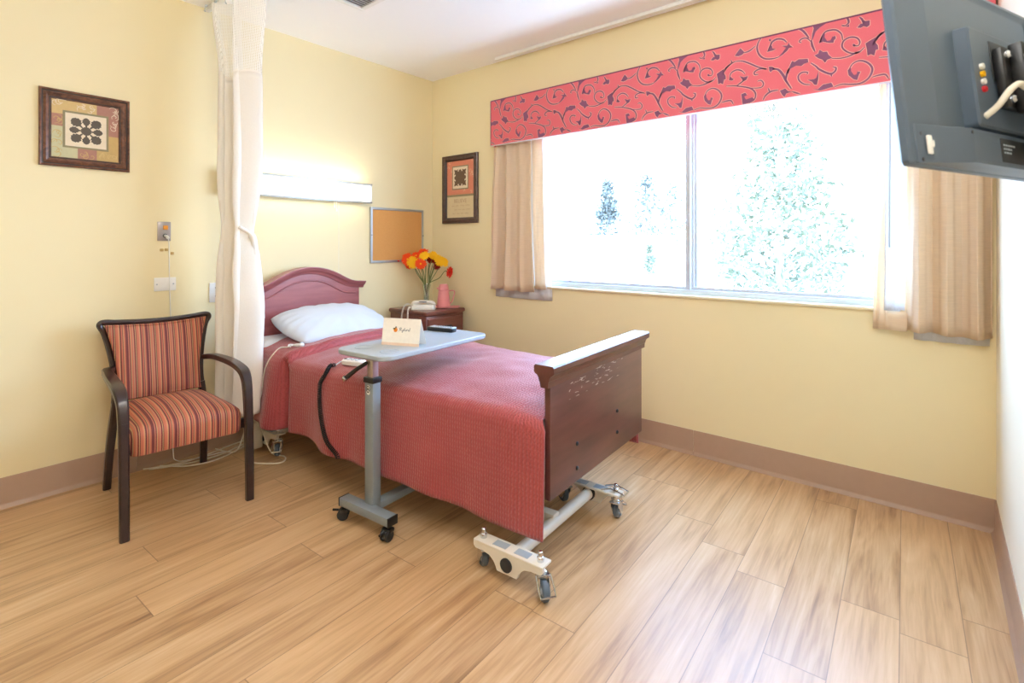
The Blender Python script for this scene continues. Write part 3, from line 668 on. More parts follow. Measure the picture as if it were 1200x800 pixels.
# footboard
FU = 2.280
fb = B(); fb.box((FU, .01, .545), (.026, .905, .47), .004); FB = obj('footboard', fb, 'foot', bed)
FV = .01
b = B()
pr = [(-.014, .742), (.018, .742), (.019, .764), (.022, .768), (.024, .778), (.030, .788), (.040, .794), (.044, .800), (.044, .820), (.038, .827), (-.038, .827), (-.044, .820), (-.044, .800), (-.040, .794), (-.030, .788), (-.024, .778), (-.022, .768), (-.019, .764)]
b.rings([[(FU+x, FV+v, z) for x, z in pr] for v in (-.478, .478)]); obj('cap_rail', b, 'foot', FB, ang=.4)
for v, z in ((-.235, .465), (-.235, .365), (.155, .497), (.155, .397)):
    b = B(); b.lathe([(.009, 0), (.009, .003), (.005, .007), (0.0005, .008)], (FU+.013, v, z), 10, axis='X'); obj('bolt', b, 'black', FB)
# mattress and frame
b = B(); b.box((1.13, 0, .53), (2.02, .89, .17), .05, seg=4); obj('mattress', b, 'sheet', bed)
b = B(); b.box((.150, 0, .645), (.235, .90, .085), .038, seg=4); obj('pillow_sheet', b, 'sheet', bed)
b = B()
for v in (-.40, .40): b.box((1.12, v, .40), (2.10, .04, .06), .006)
for u in (.08, .7, 1.5, 2.12): b.box((u, 0, .395), (.04, .80, .04), .005)
obj('deck_frame', b, 'bedwhite', bed)
# undercarriage
VH = -.40; VN, VF = -.542, .150                      # near / far side bracket
UC = 2.167
b = B(); b.tube([(UC, VN+.002, .092), (UC, VF-.002, .092)], .025, 16); obj('cross_tube', b, 'bedwhite', bed)
b = B(); b.box((1.25, -.20, .105), (1.85, .045, .05), .005); obj('centre_beam', b, 'bedwhite', bed)
b = B(); b.tube([(.18, VH, .092), (.18, VF+.002, .092)], .025, 16); obj('cross_tube', b, 'bedwhite', bed)
b = B()
for v in (-.24, -.05): b.sweep([(.5, v, .15), (1.1, v, .39)], [(.03, .05)], (0, 1, 0), 0); b.sweep([(1.9, v, .15), (1.3, v, .39)], [(.03, .05)], (0, 1, 0), 0)
obj('lift_arm', b, 'bedwhite', bed)
def bracket(uc, vc, s, label=None):
    """cast base bracket running along the bed: flat top, drooping middle"""
    top = [(-.16, .168), (.16, .168), (.16, .140), (.150, .128)]
    low = [(.11, .128), (.080, .120), (.062, .102), (.052, .082), (.046, .062), (-.046, .062), (-.052, .082), (-.062, .102), (-.080, .120), (-.11, .128), (-.150, .128), (-.16, .140)]
    b = B(); b.prism([(u, .128-(.168-z)*.78) for u, z in top+low], (uc, vc-.008, 0), (1, 0, 0), (0, 0, 1), (0, .016, 0))
    b.box((uc, vc+s*.022, .124), (.32, .062, .010), .003)
    o = obj('base_bracket', b, 'bedwhite', bed, ang=.5)
    b = B(); b.lathe([(.026, 0), (.026, .006), (.018, .009), (.0005, .009)], (uc, vc+(-.008 if s > 0 else .008), .081), 18, axis=Matrix.Rotation(PI/2 if s > 0 else -PI/2, 3, 'X')); obj('tube_plug', b, 'rubber', o)
    for du in (-.132, .132):
        b = B(); b.lathe([(.013, 0), (.013, .016), (.009, .019), (.009, .034), (.006, .037), (.0005, .037)], (uc+du, vc+s*.022, .129), 12); obj('bolt', b, 'chrome', o)
    for du in (-.045, .055):
        b = B(); b.box((uc+du, vc+s*.022, .1295), (.062, .036, .001)); obj('sticker', b, 'lam', o)
    return o
bracket(UC, VN, 1); bracket(UC, VF, -1); bracket(.18, VH, 1); bracket(.18, VF, -1)
def caster(parent, u, v, top, r, head, fork='chrome', brake=True):
    """swivel caster; head = direction the wheel trails to"""
    d = Vector((math.cos(head), math.sin(head), 0)); sd = Vector((-d.y, d.x, 0)); c = Vector((u, v, r))+d*.028
    b = B(); b.lathe([(.019, 2*r+.008), (.019, 2*r+.02), (.014, 2*r+.024), (.014, top), (.0005, top)], (u, v, 0), 12)
    for s in (-1, 1):
        o_ = c+sd*s*.019
        b.prism([(-.014, -.012), (.014, -.012), (.006, r+.01), (-.042, r+.01), (-.042, r-.012)], o_-sd*.002, d, (0, 0, 1), sd*.004)
    b.box((u, v, 2*r+.010), (.052, .046, .006), .002, rot=head)
    o = obj('caster', b, fork, parent, ang=.5)
    q = Matrix.Rotation(head, 3, 'Z') @ Matrix.Rotation(PI/2, 3, 'X')
    b = B(); b.lathe([(r*.62, -.013), (r-.006, -.014), (r, -.008), (r, .008), (r-.006, .014), (r*.62, .013)], c, 24, axis=q, cap=False); b.lathe([(r*.62, -.013), (r*.62, .013)], c, 24, axis=q, cap=False); obj('tyre', b, 'grey_rubber', o)
    b = B(); b.lathe([(.0005, -.016), (.012, -.016), (.014, -.009), (r*.62, -.008), (r*.62, .008), (.014, .009), (.012, .016), (.0005, .016)], c, 20, axis=q); obj('wheel_hub', b, 'hub', o)
    if brake:
        e = c+d*(r*.95); lo = [e+sd*.03+Vector((0, 0, .028)), c+sd*.03+Vector((0, 0, r+.004))]
        b = B(); b.tube([c+sd*.027+Vector((0, 0, r+.012))-d*.01, c+sd*.030+d*.03+Vector((0, 0, r*.55)), c+sd*.028+d*(r+.012)+Vector((0, 0, .004)), c-sd*.028+d*(r+.012)+Vector((0, 0, .004)), c-sd*.030+d*.03+Vector((0, 0, r*.55)), c-sd*.027+Vector((0, 0, r+.012))-d*.01], .0035, 6); obj('brake_lever', b, 'chrome', o)
    return o
caster(bed, UC+.132, VN+.03, .12, .037, R(-40)); caster(bed, UC-.132, VN+.03, .12, .037, R(145), brake=False)
caster(bed, UC+.132, VF-.022, .12, .037, R(95)); caster(bed, UC-.132, VF-.022, .12, .037, R(150), brake=False)
caster(bed, .18+.132, VH+.022, .12, .037, R(-40)); caster(bed, .18-.132, VF-.022, .12, .037, R(150), brake=False); caster(bed, .18+.132, VF-.022, .12, .037, R(120), brake=False)
b = B(); b.tube([(UC, VF-.030, .092), (UC, VF-.045, .092)], .031, 16); obj('black_clamp', b, 'black', bed)
b = B(); b.tube([(UC+.07, VF-.045, .132), (UC+.12, VF-.05, .150), (UC+.185, VF-.045, .135), (UC+.185, VF+.0, .135), (UC+.12, VF+.002, .150), (UC+.07, VF+.0, .132)], .004, 6); obj('pedal_loop', b, 'chrome', bed)
# motor box at the head
b = B(); b.box((.14, -.445, .09), (.12, .07, .13), .012); b.box((.16, -.443, .17), (.10, .06, .05), .01); MO = obj('motor_box', b, 'beige_plastic', bed)
b = B(); b.lathe([(.016, 0), (.016, .03), (.008, .034), (.0005, .034)], (.185, -.478, .155), 12, axis=Matrix.Rotation(PI/2, 3, 'X')); obj('red_plug', b, 'red', MO)

# ------------------------------------------------------------------ bedspread
bs = thing('bedspread', 'rose red quilted bedspread hanging over the sides of the bed', 'bedspread', (BEDX, BEDY, .2), BR)
U0, U1, HWB = .25, 2.260, .465
def ulip(v): return .635-.095*math.exp(-max(0, v+.47)/.09)-.22*max(0, v-.1)
def sstep(t): t = max(0, min(1, t)); return t*t*(3-2*t)
def ztopf(u, v):
    z = .612+.062*max(0, 1-abs((v-.05)/.50)**2.2)
    z += .012*noise.noise(Vector((u*3.2, v*4, 1.3)))+.006*noise.noise(Vector((u*9, v*9, 4)))
    z += .016*math.exp(-((u-1.12)/.22)**2-((v-.30)/.18)**2)      # rumple behind the table
    z -= .012*math.exp(-((u-1.35)/.16)**2-((v-.02)/.25)**2)
    z += .035*(1-sstep((u-ulip(v)+.015)/.03))                    # the part folded back under the pillow lies on top
    z += .012*math.exp(-((u-ulip(v)+.03)/.025)**2)
    return z
NV = 92
def spread(a, c):
    s = -1.02+2.04*c; side = 1 if s > 0 else -1; q = abs(s)      # q: 0 middle .. .50 edge .. 1.02 hem
    u = U0+(U1-U0)*a
    flat = .425
    if q <= flat: v = s*HWB/.465; return (u, v, ztopf(u, v)-.2)
    rad = .05; arc = rad*PI/2; z0 = ztopf(u, side*flat)
    e = q-flat
    if e <= arc:
        t = e/rad; uu = u+(.028*sstep((u-2.12)/.12)*sstep((t-.55)/.5) if side < 0 else 0); return (uu, side*(flat+rad*math.sin(t)), z0-rad*(1-math.cos(t))-.2)
    h = (e-arc)/(1.02-flat-arc)                                  # 0 top .. 1 hem down the side
    hem = .222-.045*sstep((u-.7)/1.4)+.015*sstep((.5-u)/.1)-.008*math.sin(u*7) if side < 0 else .23
    z = (z0-rad)*(1-h)+hem*h
    wv = .016*math.sin(u*5.2+1)+.009*math.sin(u*11.3+2)+.005*math.sin(23*u)
    v = flat+rad+h*.02+h**1.3*wv*(1-.7*sstep((u-1.9)/.25))
    if side < 0:
        v += (.015+.04*h)*math.exp(-((u-.44)/.075)**2)-(.035+.06*h)*math.exp(-((u-.555)/.028)**2)   # roll and deep crease by the bed head
        v += .035*h*math.exp(-((u-1.0)/.10)**2)-.03*h**2*math.exp(-((u-1.15)/.09)**2)
        v -= .012*h*sstep((u-1.8)/.3)
        u += .028*sstep((u-2.12)/.12)
    return (u, side*v, z-.2)
b = B(); b.grid(lambda a, c: spread(a, c), 190, NV, uv=lambda a, c: (U0+(U1-U0)*a, -1.02+2.04*c)); obj('quilt_cover', b, 'quilt', bs, ang=3, solid=.006)
# ------------------------------------------------------------------ pillow
pl = thing('pillow', 'plump white pillow leaning on the headboard', 'pillow', (BEDX, BEDY, .66), BR)
def pil(side):
    def f(a, c):
        x, y = 2*a-1, 2*c-1
        hx, hy = .225, .375
        e = max(0, (1-abs(x)**2.4))*max(0, (1-abs(y)**2.8))
        px = hx*x*math.sqrt(1-.24*y*y); py = hy*y*math.sqrt(1-.20*x*x)
        th = .105*e**.5
        wr = .006*noise.noise(Vector((px*16, py*12, side)))*(1-e*.5)+.005*math.sin(17*math.atan2(y, x)+3*x)*(1-e)*e**.25*1.6
        Z_ = (th+wr*min(1, e*6)) if side > 0 else -th*.45
        a_ = R(17)
        return (.30+px*math.cos(a_)-Z_*math.sin(a_)*-1*.6, py+.02, .082-px*math.sin(a_)+Z_*math.cos(a_))
    return f
b = B(); b.slab(pil(1), pil(-1), 34, 44); PC = obj('pillowcase', b, 'white_cloth', pl, ang=3)

# ================================================================== OVERBED TABLE
ot = thing('overbed_table', 'grey wheeled overbed table reaching across the bed', 'table', (-1.985, 1.385, 0), R(4.5))
b = B(); b.box((.004, -.005, .085), (.33, .055, .038), .004); obj('base_bar', b, 'steel_grey', ot)
b = B(); b.box((.0, .32, .085), (.05, .62, .034), .004); obj('base_leg', b, 'steel_grey', ot)
for s in (-1, 1):
    b = B(); b.box((.004+s*.1655, -.005, .085), (.006, .057, .04), .002); obj('end_cap', b, 'black', ot)
def twin(parent, x, y, head):
    d = Vector((math.cos(head), math.sin(head), 0)); r = .026; c = Vector((x, y, r))+d*.016
    b = B(); b.lathe([(.011, .05), (.011, .068), (.0005, .068)], (x, y, 0), 10); q = Matrix.Rotation(head, 3, 'Z') @ Matrix.Rotation(PI/2, 3, 'X')
    b.lathe([(.022, -.005), (.024, 0), (.022, .005)], c, 16, axis=q); b.box(c+Vector((0, 0, .020))-d*.008, (.036, .05, .02), .007, rot=head); b.tube([c+d*.02+Vector((0, 0, .018)), c+d*.048+Vector((0, 0, .020))], .006, 6)
    o = obj('caster', b, 'black', parent)
    for s in (-1, 1):
        b = B(); sdv = Vector((-d.y, d.x, 0))*s*.013
        b.lathe([(.012, -.007), (r-.004, -.008), (r, -.004), (r, .004), (r-.004, .008), (.012, .007)], c+sdv, 20, axis=q); obj('wheel', b, 'rubber', o)
twin(ot, -.14, -.005, R(-140)); twin(ot, .148, -.005, R(-80)); twin(ot, .0, .61, R(100))
b = B(); b.box((0, .03, .37), (.058, .048, .57), .006); PO = obj('column', b, 'steel_grey', ot)
b = B(); b.box((0, .03, .664), (.066, .056, .026), .004); obj('collar', b, 'black', ot)
b = B(); b.box((0, .03, .70), (.040, .034, .16), .003); obj('inner_column', b, 'inner_post', ot)
b = B(); text_bm(b, '8', .047, (-.002, .004, .622), (1, 0, 0), (0, 0, 1), 0, sx=.85); 
for z, r_ in ((.6105, .0125), (.6315, .0108)):
    pts = [(-.002+r_*math.cos(2*PI*k/18), .0052, z+r_*math.sin(2*PI*k/18)) for k in range(18)]; b.prism([(p[0], p[2]) for p in pts], (0, .0056, 0), (1, 0, 0), (0, 0, 1), (0, 0, 0), 1)
nb = obj('number_sticker', b, ['black', 'white_plastic'], ot, smooth=False)
b = B(); b.sweep([(-.012, .008, .742), (-.05, -.02, .712), (-.088, -.045, .676)], [(.016, .014), (.02, .018)], (0, 1, 0), 4); HL = obj('height_lever', b, 'black', ot)
b = B(); b.box((-.093, -.05, .671), (.022, .022, .018), .003, rot=Matrix.Rotation(R(40), 3, 'Y')); obj('lever_tip', b, 'chrome', HL)
def rrect(x0, x1, y0, y1, r, z, n=7):
    out = []
    for cx, cy, a0 in ((x1-r, y1-r, 0), (x0+r, y1-r, 90), (x0+r, y0+r, 180), (x1-r, y0+r, 270)):
        out += [(cx+r*math.cos(R(a0+90*k/n)), cy+r*math.sin(R(a0+90*k/n)), z) for k in range(n+1)]
    return out
tx0, tx1, ty0, ty1 = -.175, .178, -.055, .675
b = B(); b.rings([rrect(tx0+.006, tx1-.006, ty0+.006, ty1-.006, .055, .776), rrect(tx0, tx1, ty0, ty1, .06, .781), rrect(tx0, tx1, ty0, ty1, .06, .796), rrect(tx0+.003, tx1-.003, ty0+.003, ty1-.003, .058, .799), rrect(tx0+.008, tx1-.008, ty0+.008, ty1-.008, .055, .7998), rrect(tx0+.018, tx1-.018, ty0+.018, ty1-.018, .05, .798)])
TT = obj('tabletop', b, 'lam', ot, ang=.5)
for cx, cy, r_ in ((.09, .05, .042), (-.085, .05, .042)):
    b = B(); b.tube([(cx+r_*math.cos(2*PI*k/28), cy+r_*math.sin(2*PI*k/28), .7978) for k in range(28)], .0022, 6, closed=True); obj('cup_ring', b, 'lam', TT)
b = B(); b.box((0, .25, .766), (.10, .5, .02), .003); obj('support_arm', b, 'steel_grey', ot)

# ================================================================== ON THE OVERBED TABLE
cd = thing('greeting_card', 'cream folded card with an orange fruit logo standing on the overbed table', 'card', (-1.9685, 1.554, .7982), R(21.6))
W2, HC, D2 = .1005, .128, .075
b = B(); b.prism([(-W2, 0), (W2, 0), (W2, HC), (-W2, HC)], (0, 0, 0), (1, 0, 0), Vector((0, .022, HC)).normalized(), (0, .0008, .0)); obj('front_flap', b, 'paper', cd, smooth=False)
b = B(); bz = (Vector((0, .022, HC)).normalized()*HC); bd = (Vector((0, D2, 0))-bz); b.prism([(-W2, 0), (W2, 0), (W2, bd.length), (-W2, bd.length)], bz, (1, 0, 0), bd.normalized(), (0, .0008, 0)); obj('back_flap', b, 'white_plastic', cd, smooth=False)
sl = Vector((0, .022, HC)).normalized(); fo = Vector((0, -.0004, 0))
b = B(); b.prism([(-W2, 0), (W2, 0), (W2, .013), (-W2, .013)], fo, (1, 0, 0), sl, (0, 0, 0), 3)
disc = lambda cx, cy, r_, n=20: [(cx+r_*math.cos(2*PI*k/n), cy+r_*math.sin(2*PI*k/n)) for k in range(n)]
b.prism(disc(-.030, .073, .0105), fo, (1, 0, 0), sl, (0, 0, 0), 0)
b.prism([(-.045, .077), (-.041, .082), (-.033, .082), (-.031, .077), (-.036, .0745)], fo*2, (1, 0, 0), sl, (0, 0, 0), 1); b.prism([(-.034, .084), (-.030, .090), (-.024, .087), (-.027, .081)], fo*2, (1, 0, 0), sl, (0, 0, 0), 1)
for st in ([(-.012, .066), (-.008, .074), (-.004, .084), (-.008, .082), (-.010, .078)], [(-.004, .084), (.001, .083), (.0, .077), (-.006, .075), (.001, .070), (.004, .069)], [(.004, .076), (.005, .071), (.009, .071), (.011, .077), (.009, .066), (.005, .062), (.008, .067), (.014, .071)], [(.014, .071), (.019, .084), (.017, .072), (.020, .070)],
           [(.020, .075), (.021, .070), (.025, .071), (.027, .076), (.027, .070), (.030, .072)], [(.030, .070), (.031, .076), (.036, .075), (.037, .070)], [(.044, .075), (.040, .076), (.039, .070), (.044, .072), (.048, .085), (.044, .070), (.048, .071)]):
    b.ribbon(st, .0019, fo*2, (1, 0, 0), sl, 2, .6)
obj('printed_logo', b, ['logo_orange', 'logo_leaf', 'logo_ink', 'paper_edge'], cd, smooth=False, normals=False)
rc = thing('remote_control', 'black and silver remote control lying on the overbed table', 'remote control', (-2.125, 1.965, .7982), R(12))
b = B(); b.rings([rrect(-.088, .088, -.023, .023, .016, 0), rrect(-.09, .09, -.025, .025, .018, .006), rrect(-.09, .09, -.025, .025, .018, .016), rrect(-.086, .086, -.021, .021, .015, .021)]); RB = obj('body', b, 'black', rc, ang=.5)
b = B(); b.box((.012, 0, .0225), (.150, .040, .007), .002); obj('silver_face', b, 'hub', rc)
b = B()
for i in range(7):
    for j in range(3): b.box((-.028+i*.016, -.011+j*.011, .0265), (.007, .005, .002), .001)
obj('buttons', b, 'rubber', rc)
# ------------------------------------------------------------------ bed pendant and call button on the bedspread
def bedz(x, y):
    """height of the bedspread at a point of the room"""
    dx, dy = x-BEDX, y-BEDY; return ztopf(dx*math.cos(BR)+dy*math.sin(BR), -dx*math.sin(BR)+dy*math.cos(BR))
HCZ = bedz(-2.40, 1.59)+.008
hc = thing('bed_hand_control', 'white bed control handset with a black coiled cord by the table', 'handset', (-2.40, 1.59, HCZ), R(15))
b = B(); b.rings([rrect(-.065, .065, -.026, .026, .014, -.004), rrect(-.068, .068, -.028, .028, .016, .004), rrect(-.068, .068, -.028, .028, .016, .016), rrect(-.062, .062, -.023, .023, .012, .022)]); obj('body', b, 'white_plastic', hc, ang=.5)
b = B()
for i in range(3):
    for j in (-1, 1): b.box((-.03+i*.028, j*.011, .023), (.016, .011, .003), .002)
obj('buttons', b, 'lam', hc)
b = B(); b.box((-.052, -.006, .0235), (.014, .014, .003), .003); obj('black_button', b, 'black', hc)
hinv = Matrix.Translation(Vector((-2.40, 1.59, HCZ))) @ Matrix.Rotation(R(15), 4, 'Z'); hinv = hinv.inverted()
lead = catmull([hinv @ Vector(p) for p in [(-2.465, 1.573, HCZ+.01), (-2.478, 1.555, HCZ+.004), (-2.49, 1.535, bedz(-2.49, 1.535)+.010)]], 4)
b = B(); b.tube(lead, .003, 6); obj('cord', b, 'hub', hc)
def side_pt(u, h, out=.012):
    """point on the near hanging side of the bedspread, h = 0 top .. 1 hem, in room coordinates"""
    flat, arc = .425, .05*PI/2; s_ = -(flat+arc+h*(1.02-flat-arc)); q = spread((u-U0)/(U1-U0), (s_+1.02)/2.04)
    x, y, z = q[0], q[1]-out, q[2]+.2
    return Vector((BEDX+x*math.cos(BR)-y*math.sin(BR), BEDY+x*math.sin(BR)+y*math.cos(BR), z))
onbed = lambda x, y, k=.012: Vector((x, y, bedz(x, y)+k))
core = catmull([hinv @ Vector(p) for p in [onbed(-2.49, 1.535), onbed(-2.505, 1.515, .014), side_pt(.935, -.07, .016), side_pt(.905, .05), side_pt(.905, .2), side_pt(.915, .36), side_pt(.955, .58), side_pt(1.02, .80), side_pt(1.085, .94), side_pt(1.10, .985, .02)]], 16)
b = B(); hp = []; tot = 0; nrm = None; turns = 62
cl = [0]
for p, q in zip(core, core[1:]): cl.append(cl[-1]+(q-p).length)
N_ = turns*9
for i in range(N_+1):
    d = cl[-1]*i/N_; k = 0
    while k < len(cl)-2 and cl[k+1] < d: k += 1
    f = (d-cl[k])/max(1e-9, cl[k+1]-cl[k]); p = core[k].lerp(core[k+1], f); t = (core[k+1]-core[k]).normalized()
    if nrm is None: nrm = t.orthogonal().normalized()
    nrm = (nrm-t*nrm.dot(t)).normalized(); bi = t.cross(nrm); an = 2*PI*turns*i/N_
    hp.append(p+(nrm*math.cos(an)+bi*math.sin(an))*.0085)
b.tube(hp, .0034, 5); obj('coiled_cord', b, 'black', hc, ang=3)
CBZ = bedz(-2.90, 1.545)+.006
cb = thing('call_button', 'white nurse call button with an ivory cord lying near the pillow', 'call button', (-2.90, 1.545, CBZ), R(25))
b = B(); b.tube([(-.035, 0, .008), (-.01, 0, .010), (.015, 0, .012)], [.006, .010, .011], 10); b.ball((.022, 0, .013), .017, (1, 1, .8)); obj('grip', b, 'white_plastic', cb)
b = B(); b.lathe([(.010, .024), (.008, .029), (.0005, .030)], (.022, 0, 0), 12); obj('button', b, 'hub', cb)
b = B(); b.box((-.045, -.006, .010), (.028, .022, .012), .004); b.tube([(-.05, -.016, .012), (-.045, -.03, .006), (-.03, -.028, .004)], .004, 6); obj('sheet_clip', b, 'white_plastic', cb)
civ = (Matrix.Translation(Vector((-2.90, 1.545, CBZ))) @ Matrix.Rotation(R(25), 4, 'Z')).inverted()
b = B(); b.tube([civ @ Vector(p) for p in [(-2.93, 1.53, CBZ+.009), onbed(-2.96, 1.51, .008), onbed(-3.0, 1.485, .009), side_pt(.42, -.05, .010), side_pt(.39, .1, .010), side_pt(.36, .3, .010), side_pt(.34, .6, .010), (-3.10, 1.345, .20), (-3.11, 1.335, .08), (-3.09, 1.345, .018), (-3.02, 1.40, .006), (-2.96, 1.455, .006), (-2.97, 1.50, .006), (-3.03, 1.525, .006), (-3.12, 1.49, .02), (-3.16, 1.45, .16), (-3.19, 1.42, .22), (-3.24, 1.40, .18), (-3.27, 1.36, .04), (-3.36, 1.34, .006), (-3.47, 1.31, .006)]], .0042, 6, smooth=7)
obj('cord', b, 'cord', cb, ang=3)

# ================================================================== NIGHTSTAND
ns = thing('nightstand', 'dark walnut nightstand in the corner beside the bed head', 'nightstand', (-3.235, 2.835, 0))
# local: x from -.235 (wall) to .235 (front), y -.205 .. .205
b = B(); b.box((-.005, 0, .395), (.44, .40, .66), .004); obj('body', b, 'nightwood', ns)
b = B(); b.box((0, 0, .035), (.42, .38, .07), .006); obj('plinth', b, 'nightwood', ns)
b = B(); bow = lambda ins, z: [(-.235+ins, -.208+ins, z)]+[(.228-ins+.012*(1-(y/.208)**2), y*(1-ins/.208), z) for y in [-.208+.416*k/10 for k in range(11)]]+[(-.235+ins, .208-ins, z)]
b.rings([bow(.012, .722), bow(.002, .730), bow(0, .736), bow(0, .748), bow(.005, .757)]); obj('top', b, 'nightwood', ns, ang=.5)
for k, z in enumerate((.605, .395, .185)):
    b = B(); fr = lambda ins, zz, xx: None
    b.rings([[(.214, -.188, z-.095), (.214, .188, z-.095), (.214, .188, z+.095), (.214, -.188, z+.095)], [(.224, -.188, z-.095), (.224, .188, z-.095), (.224, .188, z+.095), (.224, -.188, z+.095)], [(.231, -.178, z-.085), (.231, .178, z-.085), (.231, .178, z+.085), (.231, -.178, z+.085)]])
    dr = obj('drawer', b, 'nightwood', ns, smooth=False)
    b = B(); b.tube([(.230, -.045, z+.02), (.248, -.040, z+.012), (.252, 0, z+.006), (.248, .040, z+.012), (.230, .045, z+.02)], .004, 8, smooth=4); b.box((.232, 0, z+.018), (.003, .11, .03), .001); obj('handle', b, 'frame_lip', dr)
# telephone
tp = thing('telephone', 'ivory desk telephone with coiled cord on the nightstand', 'telephone', (-3.19, 2.755, .757), R(39))
b = B(); b.rings([rrect(-.096, .096, -.045, .045, .02, .0), rrect(-.098, .098, -.047, .047, .022, .008), rrect(-.094, .096, -.043, .044, .02, .026), rrect(-.082, .09, -.036, .038, .02, .040)]); obj('base', b, 'phone', tp, ang=.6)
b = B(); hs = []
for k in range(21):
    t = -1+2*k/20; zc = .060-.012*t*t+.0; hh = .014+.009*abs(t)**3; ww = .022+.006*abs(t)**2; e = (1-abs(t)**8)**.5 if abs(t) < 1 else .2
    hs.append([(t*.098, ww*e*math.cos(2*PI*q/14)-.008, zc-.004*abs(t)**3+max(.2, e)*hh*math.sin(2*PI*q/14)) for q in range(14)])
b.rings(hs); obj('handset', b, 'phone', tp, ang=.9)
b = B(); b.box((0, -.0308, .062), (.06, .003, .007), .001); obj('dark_nameplate', b, 'rubber', tp)
tiv = (Matrix.Translation(Vector((-3.19, 2.755, .757))) @ Matrix.Rotation(R(39), 4, 'Z')).inverted()
core = catmull([tiv @ Vector(p) for p in [(-3.265, 2.695, .785), (-3.275, 2.665, .800), (-3.277, 2.63, .785), (-3.279, 2.608, .72), (-3.279, 2.604, .64), (-3.262, 2.600, .575), (-3.22, 2.600, .575), (-3.206, 2.604, .66), (-3.206, 2.608, .74), (-3.22, 2.63, .775), (-3.25, 2.665, .775), (-3.262, 2.70, .773)]], 12)
cl = [0]; nrm = None; hp = []; turns = 62; N_ = turns*8
for p, q in zip(core, core[1:]): cl.append(cl[-1]+(q-p).length)
for i in range(N_+1):
    d = cl[-1]*i/N_; k = 0
    while k < len(cl)-2 and cl[k+1] < d: k += 1
    f = (d-cl[k])/max(1e-9, cl[k+1]-cl[k]); p = core[k].lerp(core[k+1], f); t = (core[k+1]-core[k]).normalized()
    if nrm is None: nrm = t.orthogonal().normalized()
    nrm = (nrm-t*nrm.dot(t)).normalized(); bi = t.cross(nrm); an = 2*PI*turns*i/N_
    hp.append(p+(nrm*math.cos(an)+bi*math.sin(an))*.0052)
b = B(); b.tube(hp, .0028, 5); obj('coiled_cord', b, 'phone', tp, ang=3)
# vase with gerberas
VP = Vector((-3.283, 2.868, .757))
va = thing('glass_vase', 'slender clear glass vase holding gerberas on the nightstand', 'vase', VP)
b = B(); b.lathe([(.0005, .003), (.030, .003), (.031, .0), (.033, .004), (.024, .05), (.022, .10), (.027, .15), (.036, .19), (.0335, .19), (.0245, .15), (.0195, .10), (.0215, .05), (.028, .008), (.0005, .008)], n=28, cap=False); obj('glass', b, 'vase_glass', va, ang=.8)
b = B(); b.lathe([(.0005, .009), (.027, .009), (.021, .05), (.019, .095), (.0005, .095)], n=20, cap=False); obj('water', b, 'water', va)
def flower(mat, core_mat, head, face, rad, label, cup=.25, layers=2, seed=0):
    """one gerbera: its stem starts in the vase, its head faces 'face'"""
    rnd = random.Random(seed); h = Vector(head); f = Vector(face).normalized()
    g = thing('gerbera', label, 'flower', VP+Vector((0, 0, .012)), 0, 'gerberas in the vase'); o = VP+Vector((0, 0, .012))
    hl = h-o; out = Vector((hl.x, hl.y, 0)); od = out.normalized() if out.length > .01 else Vector((1, 0, 0))
    b = B(); b.tube([-od*.012, od*.004+Vector((0, 0, .10)), od*min(.024, out.length*.4)+Vector((0, 0, .185)), hl*.62+Vector((0, 0, .055))+od*(-.012), hl-f*.045, hl-f*.006], [.0032, .0032, .003, .0028], 6, smooth=6); obj('stem', b, 'stem', g, ang=3)
    ax_ = f.orthogonal().normalized(); ay_ = f.cross(ax_)
    b = B()
    for ly in range(layers):
        npet = 20-ly*4; rr = rad*1.2*(1-.22*ly)
        for k in range(npet):
            an = 2*PI*(k+.5*ly)/npet+rnd.uniform(-.07, .07); d = ax_*math.cos(an)+ay_*math.sin(an); sd = -ax_*math.sin(an)+ay_*math.cos(an); up = cup*rnd.uniform(.5, 1.3)+.10*ly; w_ = rr*.12
            r_ = rr*rnd.uniform(.9, 1.05); pts = []
            prev = None
            for q, ww in ((.12, .35), (.45, .9), (.78, 1.0), (.94, .65), (1.0, .12)):
                c = hl+d*(r_*q)+f*(r_*up*q*(1-.55*q)+.002+.003*ly)
                cur = [b.bm.verts.new(c+sd*w_*ww), b.bm.verts.new(c+f*(-.0015)), b.bm.verts.new(c-sd*w_*ww)]
                if prev:
                    b.bm.faces.new((prev[0], prev[1], cur[1], cur[0])); b.bm.faces.new((prev[1], prev[2], cur[2], cur[1]))
                prev = cur
    obj('petals', b, mat, g, ang=3, normals=False)
    b = B(); q = f.to_track_quat('Z', 'Y').to_matrix(); b.lathe([(.0005, .006), (rad*.12, .0075), (rad*.22, .006), (rad*.26, .002), (rad*.2, -.003)], hl, 14, axis=q); obj('centre', b, core_mat, g)
    b = B(); b.lathe([(.003, -.016), (rad*.18, -.008), (rad*.32, .001)], hl, 10, axis=q, cap=False); obj('calyx', b, 'stem', g)
tc_ = Vector((3.25, -2.8, .15)).normalized(); rt = Vector((.772, .6355, 0))
def hp_(px, py, d=0):
    """head position from offsets right of / above the vase foot (m) and depth d toward the room"""
    return VP+rt*px+Vector((0, 0, py))+Vector((.6355, -.772, 0))*d
